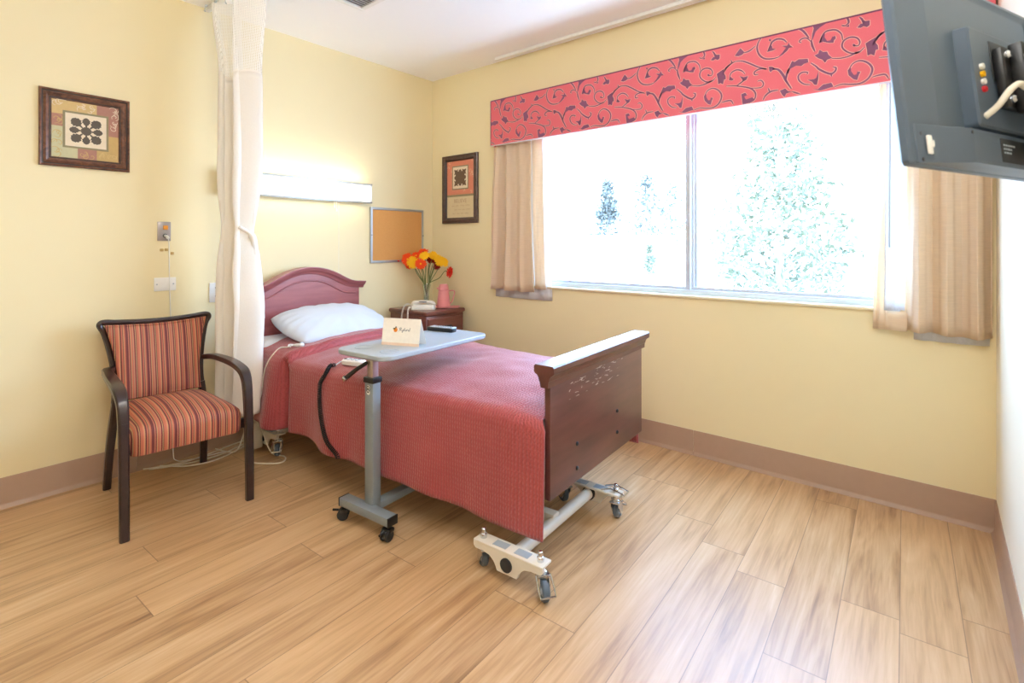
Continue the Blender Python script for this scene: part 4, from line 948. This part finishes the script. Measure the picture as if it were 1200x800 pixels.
fl = [('pet_orange', 'pet_yellow', (-.150, .398, .03), (-.4, .2), .047, 'leftmost large orange gerbera with a yellow eye in the vase'),
      ('pet_orange', 'pet_dark', (-.142, .352, .02), (-.7, -.5), .036, 'orange gerbera drooping under the leftmost one'),
      ('pet_yellow', 'pet_yellow', (-.098, .372, .06), (-.35, .0), .046, 'large yellow gerbera on the left of the bouquet'),
      ('pet_orange', 'pet_yellow', (-.036, .362, .07), (.0, .0), .041, 'orange gerbera facing forward at the centre of the bouquet'),
      ('pet_orange', 'pet_yellow', (-.090, .425, -.02), (-.2, .9), .036, 'orange gerbera looking up behind the large yellow one'),
      ('pet_orange', 'pet_dark', (-.028, .452, .0), (-.2, 1.1), .040, 'topmost orange gerbera of the bouquet'),
      ('pet_yellow', 'pet_yellow', (-.010, .424, .05), (-.3, .7), .038, 'yellow gerbera just under the topmost orange one'),
      ('pet_yellow', 'pet_yellow', (.050, .425, -.03), (.2, .9), .040, 'yellow gerbera at the back right of the bouquet'),
      ('pet_yellow', 'pet_yellow', (.112, .385, .04), (.7, .35), .046, 'large yellow gerbera on the right of the bouquet'),
      ('pet_yellow', 'pet_yellow', (.150, .372, .0), (1.1, .25), .036, 'rightmost yellow gerbera seen from its side'),
      ('pet_dark', 'pet_dark', (.022, .392, -.06), (.1, .3), .030, 'deep red gerbera seen from behind at the centre'),
      ('pet_dark', 'pet_dark', (.068, .385, -.05), (.3, .2), .032, 'deep red gerbera seen from behind beside the right yellow one'),
      ('pet_dark', 'pet_dark', (.085, .340, .0), (.3, -.6), .030, 'deep red gerbera hanging lowest under the yellow ones'),
      ('pet_red', 'pet_dark', (.190, .292, .02), (1.6, -.25), .042, 'red gerbera drooping far out on the right')]
for i, (m_, c_, p_, (fx, fz), r_, lab) in enumerate(fl):
    flower(m_, c_, hp_(*p_), tc_+rt*fx+Vector((0, 0, fz)), r_, lab, seed=i)
# pitcher and its tray
tr = thing('pink_tray', 'flat pink plastic tray under the pink pitcher', 'tray', (-3.14, 2.945, .757), R(38))
b = B(); b.rings([rrect(-.10, .10, -.062, .062, .02, 0), rrect(-.118, .118, -.078, .078, .024, .005), rrect(-.118, .118, -.078, .078, .024, .008), rrect(-.112, .112, -.072, .072, .02, .008), rrect(-.107, .107, -.066, .066, .018, .003)]); obj('dish', b, 'pink', tr, ang=.5)
pt = thing('pitcher', 'tall dusty pink plastic water pitcher on the pink tray', 'pitcher', (-3.17, 2.955, .761), R(39))
b = B(); b.lathe([(.0005, 0), (.053, 0), (.056, .004), (.055, .015), (.044, .125), (.042, .135), (.044, .138), (.044, .146), (.041, .150), (.0005, .150)], n=30, cap=False); obj('body', b, 'pink', pt, ang=.6)
b = B(); b.lathe([(.041, .150), (.040, .165), (.034, .182), (.028, .187), (.0005, .188)], n=30, cap=False); b.box((-.044, 0, .153), (.022, .03, .012), .004); obj('lid', b, 'pink', pt, ang=.6)
b = B(); b.sweep([(.044, 0, .130), (.075, 0, .134), (.092, 0, .122), (.086, 0, .09), (.070, 0, .04), (.053, 0, .028)], [(.018, .008)], (0, 1, 0), 6); obj('handle', b, 'pink', pt)

# ================================================================== ON THE LEFT WALL (x = -3.5)
def on_left(name, label, cat, y, z, group=None):   # local: X along the wall to the right seen from the room, -Y out of the wall
    return thing(name, label, cat, (WX+.001, y, z), PI/2, group)
def on_window(name, label, cat, x, z, group=None):
    return thing(name, label, cat, (x, WY-.001, z), 0, group)
def rect(x0, x1, z0, z1): return [(x0, z0), (x1, z0), (x1, z1), (x0, z1)]
FX, FZ = (1, 0, 0), (0, 0, 1)
def leafmotif(b, cx, cz, r, mi, d, sx=1.0):
    """rosette of eight scalloped leaves around a disc, as flat print"""
    def fan(pts):
        gx, gz = sum(p[0] for p in pts)/len(pts), sum(p[1] for p in pts)/len(pts); c = b.bm.verts.new((gx, -d, gz)); vs = [b.bm.verts.new((x, -d, z)) for x, z in pts]
        for k in range(len(vs)): f = b.bm.faces.new((c, vs[k], vs[(k+1) % len(vs)])); f.material_index = mi
    fan([(cx+r*.34*(1+.04*math.cos(16*k*PI/32))*math.cos(2*PI*k/64), cz+r*.34*(1+.04*math.cos(16*k*PI/32))*math.sin(2*PI*k/64)) for k in range(64)])
    for k in range(8):
        t = 2*PI*k/8; e = 1.26 if k % 2 else 1.06; wl = .36 if k % 2 else .27; ca, sa = math.cos(t), math.sin(t)
        half = [(.28, .05), (.44, .07), (.50, wl*.7), (.58, wl*.66), (.62, wl), (.74, wl*.86), (.80, wl*.98), (.88, wl*.62), (.92, wl*.66), (1.0, .03)]
        pl_ = [(q, h) for q, h in half]+[(q, -h) for q, h in reversed(half)]
        fan([(cx+sx*r*(q*e*ca-h*sa), cz+r*(q*e*sa+h*ca)) for q, h in pl_])
def curls(b, x0, x1, z0, z1, d, mi, n, seed, w_=.003):
    rnd = random.Random(seed)
    for _ in range(n):
        cx, cz, r0, a0, s = rnd.uniform(x0+.012, x1-.012), rnd.uniform(z0+.012, z1-.012), rnd.uniform(.012, .026), rnd.uniform(0, 6.3), rnd.choice((-1, 1))
        pts = [(cx+r0*(1-k/9)*math.cos(a0+s*k*.62), cz+r0*(1-k/9)*math.sin(a0+s*k*.62)) for k in range(9)]
        b.ribbon([(min(x1-.002, max(x0+.002, x)), min(z1-.002, max(z0+.002, z))) for x, z in pts], w_, (0, -d, 0), FX, FZ, mi, .6, 3)
pa = on_left('framed_picture', 'bronze framed square picture of a grey leaf rosette above the armchair', 'picture', .681, 1.879)
w_, h_ = .378, .395
b = B(); b.frame(w_, h_, [(0, 0), (0, .016), (.004, .020), (.010, .017), (.012, .013), (.016, .013), (.026, .019), (.036, .015), (.040, .010), (.045, .010), (.050, .004)], [0, 0, 0, 1, 1, 0, 0, 0, 1, 0]); obj('frame', b, ['pic_frame', 'frame_lip'], pa, ang=.3)
iw, ih = w_/2-.048, h_/2-.048
b = B(); z_ = .004
cuts = [(-iw, .045, .075, ih, 0), (.045, iw, -.012, ih, 2), (-iw, -.07, .012, .075, 5), (-iw, -.035, -ih, .012, 1), (-.035, .045, -ih, -.085, 2), (.045, iw, -ih, -.012, 3), (-.09, .09, -.09, .09, 4)]
for i, (x0, x1, z0, z1, mi) in enumerate(cuts): b.prism(rect(x0, x1, z0, z1), (0, -z_-.0002*i, 0), FX, FZ, (0, 0, 0), {5: 2}.get(mi, mi))
curls(b, -iw, .045, .095, ih, .0058, 4, 9, 1); curls(b, .098, iw, .0, ih, .0058, 4, 8, 2); curls(b, -iw, -.098, -ih, .0, .0058, 3, 8, 3); curls(b, -.03, .045, -ih, -.1, .0058, 3, 5, 4); curls(b, .05, iw, -ih, -.1, .0058, 0, 8, 5); curls(b, -iw, -.095, .02, .07, .0058, 3, 4, 6)
b.prism(rect(-.096, .096, -.096, .096), (0, -.0062, 0), FX, FZ, (0, 0, 0), 6); b.prism(rect(-.086, .086, -.086, .086), (0, -.0066, 0), FX, FZ, (0, 0, 0), 4)
leafmotif(b, 0, 0, .066, 5, .007)
for k in range(8):
    t = 2*PI*(k+.5)/8; b.prism([(x, z) for x, z in [(.036*math.cos(t)+.0045*math.cos(q*PI/4), .036*math.sin(t)+.0045*math.sin(q*PI/4)) for q in range(8)]], (0, -.0074, 0), FX, FZ, (0, 0, 0), 4)
obj('print', b, ['mat_ochre', 'mat_sage', 'mat_rose', 'mat_gold', 'mat_cream', 'motif', 'olive'], pa, smooth=False, normals=False)

# nurse call plate, its cord, clips, blank plate and outlet
nc = on_left('nurse_call_plate', 'grey metal nurse call wall plate with amber button and plugged cord', 'wall plate', 1.04, 1.355)
b = B(); b.box((0, -.003, 0), (.068, .006, .112), .002); obj('plate', b, 'plate_grey', nc)
b = B(); b.box((.006, -.009, .022), (.024, .010, .024), .003); obj('amber_button', b, 'orange_plastic', nc)
b = B(); b.lathe([(.012, 0), (.012, .004), (.0005, .004)], (.004, -.006, -.026), 14, axis=Matrix.Rotation(PI/2, 3, 'X')); obj('socket', b, 'black', nc)
b = B(); b.tube([(.004, -.008, -.026), (.008, -.032, -.032), (.012, -.036, -.045)], [.008, .008, .004], 8, smooth=4); PLG = obj('plug', b, 'white_plastic', nc)
b = B(); b.tube([(.012, -.036, -.045), (.020, -.022, -.085), (.022, -.016, -.13), (.024, -.016, -.3), (.03, -.018, -.55), (.034, -.018, -.9), (.04, -.022, -1.28), (.05, -.05, -1.345), (.12, -.09, -1.349), (.3, -.12, -1.349)], .0026, 6, smooth=5); obj('cord', b, 'white_plastic', PLG, ang=3)
for i, (y, z) in enumerate(((1.028, 1.246), (1.052, 1.248), (1.082, 1.226))):
    t = on_left('cord_clip', ('leftmost little beige cord clip under the nurse call plate', 'middle little beige cord clip under the nurse call plate', 'lower right little beige cord clip beside the hanging cord')[i], 'cord clip', y, z, 'cord clips under the nurse call plate')
    b = B(); b.box((0, -.004, 0), (.018, .008, .016), .003); b.box((0, -.010, 0), (.007, .005, .014), .002); obj('clip', b, 'mat_ochre', t)
bp = on_left('blank_wall_plate', 'white blank wall plate with two screws left of the privacy curtain', 'wall plate', 1.045, 1.046)
b = B(); b.box((0, -.003, 0), (.112, .006, .078), .0025); obj('plate', b, 'white_plastic', bp)
for s in (-1, 1):
    b = B(); b.lathe([(.0045, 0), (.0045, .0015), (.0005, .002)], (s*.042, -.006, 0), 10, axis=Matrix.Rotation(PI/2, 3, 'X')); b.box((s*.042, -.0082, 0), (.006, .0006, .001)); obj('screw', b, 'alu', bp)
ol = on_left('power_outlet', 'white power outlet partly hidden by the privacy curtain', 'outlet', 1.322, .978)
b = B(); b.box((0, -.003, 0), (.078, .006, .122), .0025); obj('plate', b, 'white_plastic', ol)
for z in (-.026, .026):
    b = B(); b.prism([(.017*math.cos(2*PI*k/20), z+max(-.014, min(.014, .017*math.sin(2*PI*k/20)))) for k in range(20)], (0, -.006, 0), FX, FZ, (0, -.002, 0)); so = obj('socket', b, 'white_plastic', ol)
    b = B()
    for x in (-.006, .006): b.box((x, -.0083, z+.003), (.0018, .0006, .008))
    b.box((0, -.0083, z-.008), (.004, .0006, .004)); obj('slots', b, 'rubber', so)

# over-bed light
LT = on_left('wall_light', 'long white lit wall light fixture above the bed head', 'light', 1.8875, 1.672)
lw = 1.055
b = B(); b.box((0, -.02, 0), (lw, .04, .12), .004)
for s in (-1, 1): b.box((s*(lw/2-.004), -.05, 0), (.008, .10, .148), .003)
obj('housing', b, 'white_paint', LT)
b = B(); pr = [(-.036, -.066), (-.092, -.060), (-.098, -.045), (-.100, 0), (-.098, .045), (-.092, .060), (-.036, .066)]
b.rings([[(x, y, z) for y, z in pr] for x in (-lw/2+.010, lw/2-.010)]); obj('diffuser', b, 'diffuser', LT)
b = B()
for z in (-.070, .070): b.box((0, -.085, z), (lw, .036, .007), .002); b.box((0, -.030, z), (lw-.02, .006, .006), .001)
obj('trim_rail', b, 'alu', LT)
for sx_, sz_ in ((1, 1), (1, -1), (-1, 1), (-1, -1)):
    b = B(); b.box((sx_*(lw/2-.006), -.098, sz_*.069), (.012, .012, .012), .003); obj('corner_clip', b, 'plate_grey', LT)
for x, z1, bead in ((.235, -.11, 0), (.252, -.135, 1), (.270, -.62, 0)):
    b = B(); b.tube([(x, -.045, -.066), (x, -.046, (z1-.066)/2), (x, -.045, z1)], .0010 if z1 < -.3 else .0016, 5); b.lathe([(.001, .006), (.005, 0), (.004, -.012), (.0005, -.014)], (x, -.045, z1), 8); obj('pull_cord', b, 'white_plastic', LT)

# cork board
ck = on_left('cork_board', 'small tan cork board with silver frame in the corner above the gerberas', 'notice board', 2.7355, 1.3535)
b = B(); b.box((0, -.005, 0), (.525, .008, .425)); obj('cork_sheet', b, 'cork', ck, smooth=False)
b = B(); b.frame(.549, .448, [(0, 0), (0, .014), (.003, .017), (.017, .017), (.019, .014), (.019, .006)]); obj('frame', b, 'alu', ck, ang=.3)
for s in (-1, 1):
    b = B(); b.box((s*.265, -.018, .0), (.014, .004, .009), .001); obj('frame_clip', b, 'steel_grey', ck)
for i, dx in enumerate((-.005, .035)):
    t = on_left('push_pin', ('left of two red push pins on the bottom rail of the cork board', 'right of two red push pins on the bottom rail of the cork board')[i], 'pin', 2.735+dx, 1.140, 'red pins on the cork board frame')
    b = B(); b.lathe([(.006, 0), (.007, .002), (.004, .005), (.0035, .011), (.006, .014), (.006, .016), (.0005, .017)], (0, -.016, 0), 10, axis=Matrix.Rotation(PI/2, 3, 'X')); obj('head', b, 'red', t)
# ================================================================== ON THE WINDOW WALL
pb = on_window('framed_picture', 'tall dark framed picture with a coral print and a verse between corner and window', 'picture', -3.1445, 1.751)
w_, h_ = .421, .585
b = B(); b.frame(w_, h_, [(0, 0), (0, .018), (.004, .022), (.018, .020), (.026, .024), (.040, .020), (.046, .012), (.050, .004)], [0, 0, 0, 0, 0, 1, 0]); obj('frame', b, ['pic_frame_dark', 'frame_lip'], pb, ang=.3)
iw, ih = w_/2-.048, h_/2-.048
b = B(); b.prism(rect(-iw, iw, -.048, ih), (0, -.004, 0), FX, FZ, (0, 0, 0), 0); b.prism(rect(-iw, iw, -ih, -.062), (0, -.0042, 0), FX, FZ, (0, 0, 0), 1); b.prism(rect(-iw, iw, -.064, -.046), (0, -.0046, 0), FX, FZ, (0, 0, 0), 2)
curls(b, -iw, iw, -.04, ih, .0048, 5, 26, 12, .003)
cz = .098; b.prism(rect(-.098, .098, cz-.102, cz+.102), (0, -.0052, 0), FX, FZ, (0, 0, 0), 2); b.prism(rect(-.088, .088, cz-.092, cz+.092), (0, -.0056, 0), FX, FZ, (0, 0, 0), 3)
pts = []
for k in range(96):
    t = 2*PI*k/96; q = max(abs(math.cos(t)), abs(math.sin(t))); r_ = .068/q*(1+.05*math.cos(16*t)); pts.append((r_*math.cos(t), cz+r_*math.sin(t)))
b.prism(pts, (0, -.006, 0), FX, FZ, (0, 0, 0), 4)
for sx_ in (-1, 1):
    for q in (-.022, .022):
        for x, z in ((sx_*.060, q), (q, sx_*.060)): b.prism([(x+.0075*math.cos(2*PI*k/10), cz+z+.0075*math.sin(2*PI*k/10)) for k in range(10)], (0, -.0064, 0), FX, FZ, (0, 0, 0), 3)
text_bm(b, 'BELIEVE', .045, (0, -.0046, -.102), FX, FZ, 6)
rnd = random.Random(4)
for row, (half, zc) in enumerate(((.105, -.142), (.075, -.176), (.095, -.208))):
    x = -half
    while x < half:                       # the small verse is written in a hand too fine to read
        ln = rnd.uniform(.03, .06); pts = [(x+ln*k/9, zc+.004*math.sin(k*2.1+row)+rnd.uniform(-.002, .003)) for k in range(10)]; b.ribbon(pts, .0022, (0, -.0046, 0), FX, FZ, 6, .7, 3); x += ln+.012
obj('print', b, ['coral_print', 'parch', 'olive', 'mat_cream', 'motif_brown', 'dot', 'ink'], pb, smooth=False, normals=False)

# ================================================================== TELEVISION on its arm, near the camera
TVO = Vector((-.0369, 1.0704, 1.4107)); tang = math.atan2(.92, .39)
tv = thing('television', 'flat television seen from behind on a wall arm at the right', 'television', TVO, tang)
tv.rotation_mode = 'XYZ'
# local frame: x along the screen, -y toward the wall/back (towards the camera), z up; tilted about x
tv.rotation_euler = (Matrix.Rotation(tang, 3, 'Z') @ Matrix.Rotation(R(-6), 3, 'X')).to_euler()
W_, H_ = .585, .366
def tvr(x0, x1, z0, z1, y, r=.008):
    return [(x, y, z) for x, z, _ in rrect(x0, x1, z0, z1, r, 0, 4)]
b = B(); b.rings([tvr(0.004, W_-.004, .004, H_-.004, .012), tvr(0, W_, 0, H_, .008), tvr(0, W_, 0, H_, -.002), tvr(.004, W_-.004, .003, H_-.003, -.006), tvr(.070, W_-.070, .012, H_-.014, -.018), tvr(.076, W_-.076, .018, H_-.020, -.019), tvr(.082, W_-.082, .026, H_-.028, -.015), tvr(.086, W_-.086, .03, H_-.032, -.015)]); obj('casing', b, 'tv', tv, ang=.45)
b = B(); b.box((W_/2, .0125, H_/2), (W_-.03, .001, H_-.03)); obj('screen', b, 'tv_dark', tv)
b = B(); b.rings([tvr(.012, W_-.03, .002, .070, -.004, .004), tvr(.014, W_-.03, .002, .068, -.010, .004), tvr(.130, W_-.10, .004, .064, -.040, .004), tvr(.136, W_-.104, .008, .060, -.041, .003)]); SPK = obj('lower_housing', b, 'tv', tv, ang=.45)
b = B(); b.box((.33, -.0412, .034), (.19, .001, .044), .0004); obj('dark_label', b, 'tv_dark', SPK)
b = B(); rnd = random.Random(3)
for r_ in range(3):
    x = .245
    while x < .29-.01*r_: l = rnd.uniform(.004, .010); b.box((x+l/2, -.0419, .044-.007*r_), (l, .0004, .003)); x += l+.003
obj('label_print', b, 'hub', SPK, smooth=False)
b = B(); b.rings([tvr(.176, .44, .072, .262, -.014, .01), tvr(.178, .438, .074, .260, -.034, .01), tvr(.182, .434, .078, .256, -.037, .01)]); BX = obj('electronics_housing', b, 'tv', tv, ang=.45)
b = B(); b.box((.335, -.0375, .205), (.165, .003, .075), .001); obj('port_recess', b, 'tv_dark', BX)
for z, m_ in ((.186, 'white_plastic'), (.172, 'pet_yellow'), (.158, 'white_plastic'), (.144, 'red')):
    b = B(); b.lathe([(.0055, 0), (.0055, .005), (.003, .005), (.003, .002), (.0005, .002)], (.208, -.037, z), 12, axis=Matrix.Rotation(PI/2, 3, 'X')); obj('audio_jack', b, m_, BX)
for x, z, y in ((.018, .052, -.0112), (.016, .008, -.0112), (.126, .057, -.039)):
    b = B(); b.lathe([(.0035, 0), (.0032, .0012), (.0005, .0012)], (x+.008, y-.0008, z), 10, axis=Matrix.Rotation(PI/2, 3, 'X')); obj('screw', b, 'black', tv)
b = B(); b.box((.036, -.0185, .032), (.012, .005, .032), .002); b.box((.0435, -.0195, .034), (.005, .005, .012), .002); obj('white_tag', b, 'white_plastic', tv)
b = B(); b.tube([(.200, -.036, .092), (.206, -.055, .108), (.216, -.070, .132), (.232, -.078, .142), (.258, -.080, .138), (.30, -.086, .138), (.40, -.10, .132), (.50, -.09, .10)], .0055, 8, smooth=6); obj('cable', b, 'cord', tv, ang=3)
mt = thing('tv_mount', 'black steel swivel arm joining the television to the right wall', 'bracket', TVO, 0); mt.rotation_euler = tv.rotation_euler
b = B(); b.box((.30, -.046, .17), (.085, .014, .115), .004)
b.box((.30, -.062, .17), (.030, .022, .13), .005); obj('plate', b, 'black', mt)
for x in (-.028, .028):
    for z in (.128, .212): b = B(); b.lathe([(.008, 0), (.008, .004), (.005, .008), (.0005, .008)], (.30+x, -.053, z), 10, axis=Matrix.Rotation(PI/2, 3, 'X')); obj('bolt', b, 'chrome', mt)
minv = (Matrix.Translation(TVO) @ tv.rotation_euler.to_matrix().to_4x4()).inverted()
b = B(); b.sweep([(.30, -.067, .17), (.36, -.085, .17), minv @ Vector((.15, 1.42, 1.565)), minv @ Vector((.19, 1.42, 1.565))], [(.05, .022)], (0, 0, 1), 0); obj('arm', b, 'black', mt)
b = B(); q = minv @ Vector((.197, 1.42, 1.565)); b.box(q, (.012, .09, .16), .003, rot=minv.to_3x3()); obj('wall_plate', b, 'black', mt)

# ================================================================== CABLES on the floor behind the chair
cab = [([(-3.47, .93, .006), (-3.42, 1.03, .006), (-3.40, 1.14, .006), (-3.42, 1.26, .006), (-3.46, 1.40, .006), (-3.475, 1.52, .008)], 'ivory cable lying closest to the baseboard under the armchair'),
       ([(-3.44, .95, .006), (-3.38, 1.08, .006), (-3.35, 1.2, .006), (-3.36, 1.32, .006), (-3.42, 1.47, .006), (-3.44, 1.6, .006)], 'ivory cable looping second from the baseboard behind the armchair'),
       ([(-3.43, 1.0, .014), (-3.33, 1.10, .006), (-3.29, 1.22, .006), (-3.33, 1.36, .006), (-3.40, 1.50, .012), (-3.42, 1.62, .006)], 'ivory cable looping furthest out on the floor behind the armchair')]
for p, lab in cab:
    b = B(); b.tube(p, .0042, 6, smooth=7); tag(obj('floor_cable', b, 'cord', ang=3), lab, 'cable', 'cables behind the armchair')
gp = thing('plug_adapter', 'green and white plug adapter on the floor under the bed head', 'plug', (-3.345, 1.475, 0), R(20))
b = B(); b.box((0, 0, .055), (.07, .05, .05), .006); obj('body', b, 'green', gp)
b = B(); b.box((0, 0, .015), (.08, .06, .03), .005); obj('foot', b, 'white_plastic', gp)

# ================================================================== OUTSIDE
GZ = -.35
b = B(); b.box((-20, WY+T+61, GZ-.05), (200, 120, .1)); g_ = obj('ground', b, 'ground', smooth=False); g_['kind'] = 'structure'
FWv, RTv = Vector((-.6355, .7721, 0)), Vector((.7721, .6355, 0))
def place(lat, d): return FWv*d+RTv*lat*d          # lat: tangent of the bearing right of straight ahead
def tree(name, label, cat, lat, d, crown, leafm, leaf, seed, trunk=.12, bare=1.0, group='trees and shrubs outside'):
    """crown: list of (height, radius, number of leaf clusters)"""
    rnd = random.Random(seed); p = place(lat, d); t = thing(name, label, cat, (p.x, p.y, GZ), 0, group)
    top = crown[-1][0]; b = B(); b.tube([(0, 0, 0), (.05*rnd.uniform(-1, 1), .05, top*.4), (0, 0, top*.97)], [trunk, trunk*.7, trunk*.15], 7, smooth=3)
    lf = B()
    for (h0, r0, n0), (h1, r1, n1) in zip(crown, crown[1:]):
        for _ in range(n0):
            f = rnd.random(); h = h0+(h1-h0)*f; r_ = (r0+(r1-r0)*f)*math.sqrt(rnd.random()); a = rnd.uniform(0, 2*PI); c = Vector((r_*math.cos(a), r_*math.sin(a), h))
            if rnd.random() < .10*bare: b.tube([(0, 0, max(.2, h-.35*r_-.1)), c*.6+Vector((0, 0, (h-.1)*.4)), c], [trunk*.22, trunk*.14, trunk*.06], 5)
            for _ in range(7):
                q = c+Vector((rnd.gauss(0, 1), rnd.gauss(0, 1), rnd.gauss(0, .8)))*leaf*1.6; u = Vector((rnd.gauss(0, 1), rnd.gauss(0, 1), rnd.gauss(0, 1))).normalized(); w = u.orthogonal().normalized()
                w = (Matrix.Rotation(rnd.uniform(0, 6.3), 3, u) @ w); s = leaf*rnd.uniform(.6, 1.3)
                vs = [lf.bm.verts.new(q+k) for k in (u*s, w*s*.5, -u*s, -w*s*.5)]; lf.bm.faces.new(vs)
    obj('trunk', b, 'bark', t); obj('foliage', lf, leafm, t, smooth=False, normals=False)
la = lambda px: (px-600)/605
tree('conifer', 'tall blue green conifer seen through the left pane', 'tree', la(712), 45, [(.6, 1.7, 150), (3.9, 1.15, 170), (5.3, .6, 90), (7.0, .1, 0)], 'leaf_teal', .16, 1, .15, .3)
tree('leafy_tree', 'airy blue green tree right of the conifer through the left pane', 'tree', la(757), 52, [(2.2, 2.0, 60), (4.5, 1.9, 60), (6.8, 1.2, 30), (8.4, .2, 0)], 'leaf_teal', .21, 2, .12)
tree('leafy_tree', 'faint silvery tree nearest the left curtain outside', 'tree', la(658), 16, [(.2, 1.0, 60), (1.6, 1.1, 60), (2.8, .7, 30), (3.7, .2, 0)], 'leaf_pale', .06, 3, .06)
tree('leafy_tree', 'large pale green tree filling the middle of the right pane', 'tree', la(915), 8.5, [(.35, 1.15, 250), (1.6, 1.0, 200), (2.7, .7, 100), (3.7, .5, 55), (4.5, .15, 0)], 'leaf_green', .062, 4, .07)
tree('leafy_tree', 'small pale tree just right of the mullion outside', 'tree', la(842), 15, [(.6, .8, 50), (1.5, .7, 40), (2.6, .2, 0)], 'leaf_pale', .07, 5, .05)
tree('leafy_tree', 'slim tree beside the mullion in the left pane', 'tree', la(789), 44, [(1.4, 1.0, 30), (4.2, .9, 30), (6.6, .2, 0)], 'leaf_teal', .18, 6, .08)
tree('column_shrub', 'green column shrub standing against the white house', 'shrub', la(761), 27, [(.1, .32, 60), (.9, .28, 40), (1.5, .08, 0)], 'leaf_green', .08, 7, .05)
def house(label, lat, d, wd, hh, dp, rz, seed):
    p = place(lat, d); t = thing('house', label, 'house', (p.x, p.y, GZ), rz, 'houses outside')
    b = B(); b.box((0, 0, hh/2), (wd, dp, hh)); b.prism([(-dp/2, hh), (dp/2, hh), (0, hh+dp*.22)], (-wd/2, 0, 0), (0, 1, 0), (0, 0, 1), (wd, 0, 0)); obj('wall', b, 'stucco', t, smooth=False)
    b = B()
    for s in (-1, 1): b.prism([(-wd/2-.3, 0), (wd/2+.3, 0), (wd/2+.3, dp*.60), (-wd/2-.3, dp*.60)], (0, s*(dp/2+.35), hh-.12), (1, 0, 0), Vector((0, -s*(dp/2+.35), dp*.22+.14)).normalized(), (0, 0, .1))
    obj('roof', b, 'roofing', t, smooth=False)
    for x in (-wd*.3, 0, wd*.28):
        b = B(); b.box((x, -dp/2-.02, hh*.55), (wd*.12, .06, hh*.36), .01); f = obj('window', b, 'white_paint', t); b = B(); b.box((x, -dp/2-.055, hh*.55), (wd*.10, .02, hh*.31)); obj('glass', b, 'house_glass', f)
house('white bungalow with low pale roof beyond the conifer', la(733), 33, 5.2, 1.25, 4.0, R(30), 1)
house('small white house low behind the large pale green tree', la(838), 58, 8.0, 1.6, 4.0, R(15), 2)

# ================================================================== LIGHT
wd_ = bpy.data.worlds.new('daylight_sky'); SC.world = wd_; wd_.use_nodes = True
nt = wd_.node_tree; bg = nt.nodes['Background']
tcw = nt.nodes.new('ShaderNodeTexCoord'); spw = nt.nodes.new('ShaderNodeSeparateXYZ'); rpw = nt.nodes.new('ShaderNodeValToRGB')
nt.links.new(tcw.outputs['Generated'], spw.inputs[0]); nt.links.new(spw.outputs[2], rpw.inputs[0]); nt.links.new(rpw.outputs[0], bg.inputs[0])
rpw.color_ramp.elements[0].position = 0; rpw.color_ramp.elements[0].color = (.56, .76, 1, 1); rpw.color_ramp.elements[1].position = .6; rpw.color_ramp.elements[1].color = (.34, .57, 1, 1)
bg.inputs[1].default_value = SKY
def lamp(name, typ, loc, energy, col, size=None, rot=(0, 0, 0), sizey=None, portal=False):
    l = bpy.data.lights.new(name, typ); l.energy = energy; l.color = col
    if size: l.size = size
    if sizey: l.shape = 'RECTANGLE'; l.size_y = sizey
    o = bpy.data.objects.new(name, l); o.location = loc; o.rotation_euler = rot; COL.objects.link(o)
    if portal: l.cycles.is_portal = True
    return o
lamp('window_portal', 'AREA', ((OX0+OX1)/2, WY+T+.02, (OZ0+OZ1)/2), 1, (1, 1, 1), OX1-OX0, (R(-90), 0, 0), OZ1-OZ0, True)
s_ = bpy.data.lights.new('sun', 'SUN'); s_.energy = SUN; s_.angle = R(1.5); s_.color = (1, .95, .88)
so_ = bpy.data.objects.new('sun', s_); so_.rotation_euler = (R(48), 0, R(25)); COL.objects.link(so_)
for x, y in FILL_LAMPS:  # point lights in the added globes, fill for walls, floor and ceiling
    lo = lamp('fill_lamp', 'POINT', (x, y, H-.185), FILL_ENERGY, (1, .985, .945)); lo.data.shadow_soft_size = .13
lamp('tube_up', 'AREA', (WX+.07, 1.8875, 1.752), TUBE, (1, .96, .82), 1.0, (R(180), 0, R(90)), .05)
lamp('tube_down', 'AREA', (WX+.07, 1.8875, 1.592), TUBE*.45, (1, .93, .62), 1.0, (0, 0, R(90)), .05)

# ================================================================== CAMERA
cam = bpy.data.cameras.new('camera'); co_ = bpy.data.objects.new('camera', cam); COL.objects.link(co_); SC.camera = co_
cam.sensor_width = 36; cam.lens = 605/1200*36; cam.shift_y = -(400-286)/1200
co_.location = (0, 0, 1.28); co_.rotation_euler = (R(90), 0, math.atan2(.6355, .7721))
cam.dof.use_dof = True; cam.dof.focus_distance = 2.9; cam.dof.aperture_fstop = 4.5
cam.clip_start = .02; cam.clip_end = 500
SC.view_settings.view_transform = 'Standard'; SC.view_settings.look = 'None'; SC.view_settings.gamma = 1; SC.view_settings.use_curve_mapping = False
SC.view_settings.exposure = EXPO
SC.cycles.use_denoising = True
SC.cycles.max_bounces = 10; SC.cycles.diffuse_bounces = 6; SC.cycles.transparent_max_bounces = 12
SC.cycles.sample_clamp_indirect = 6
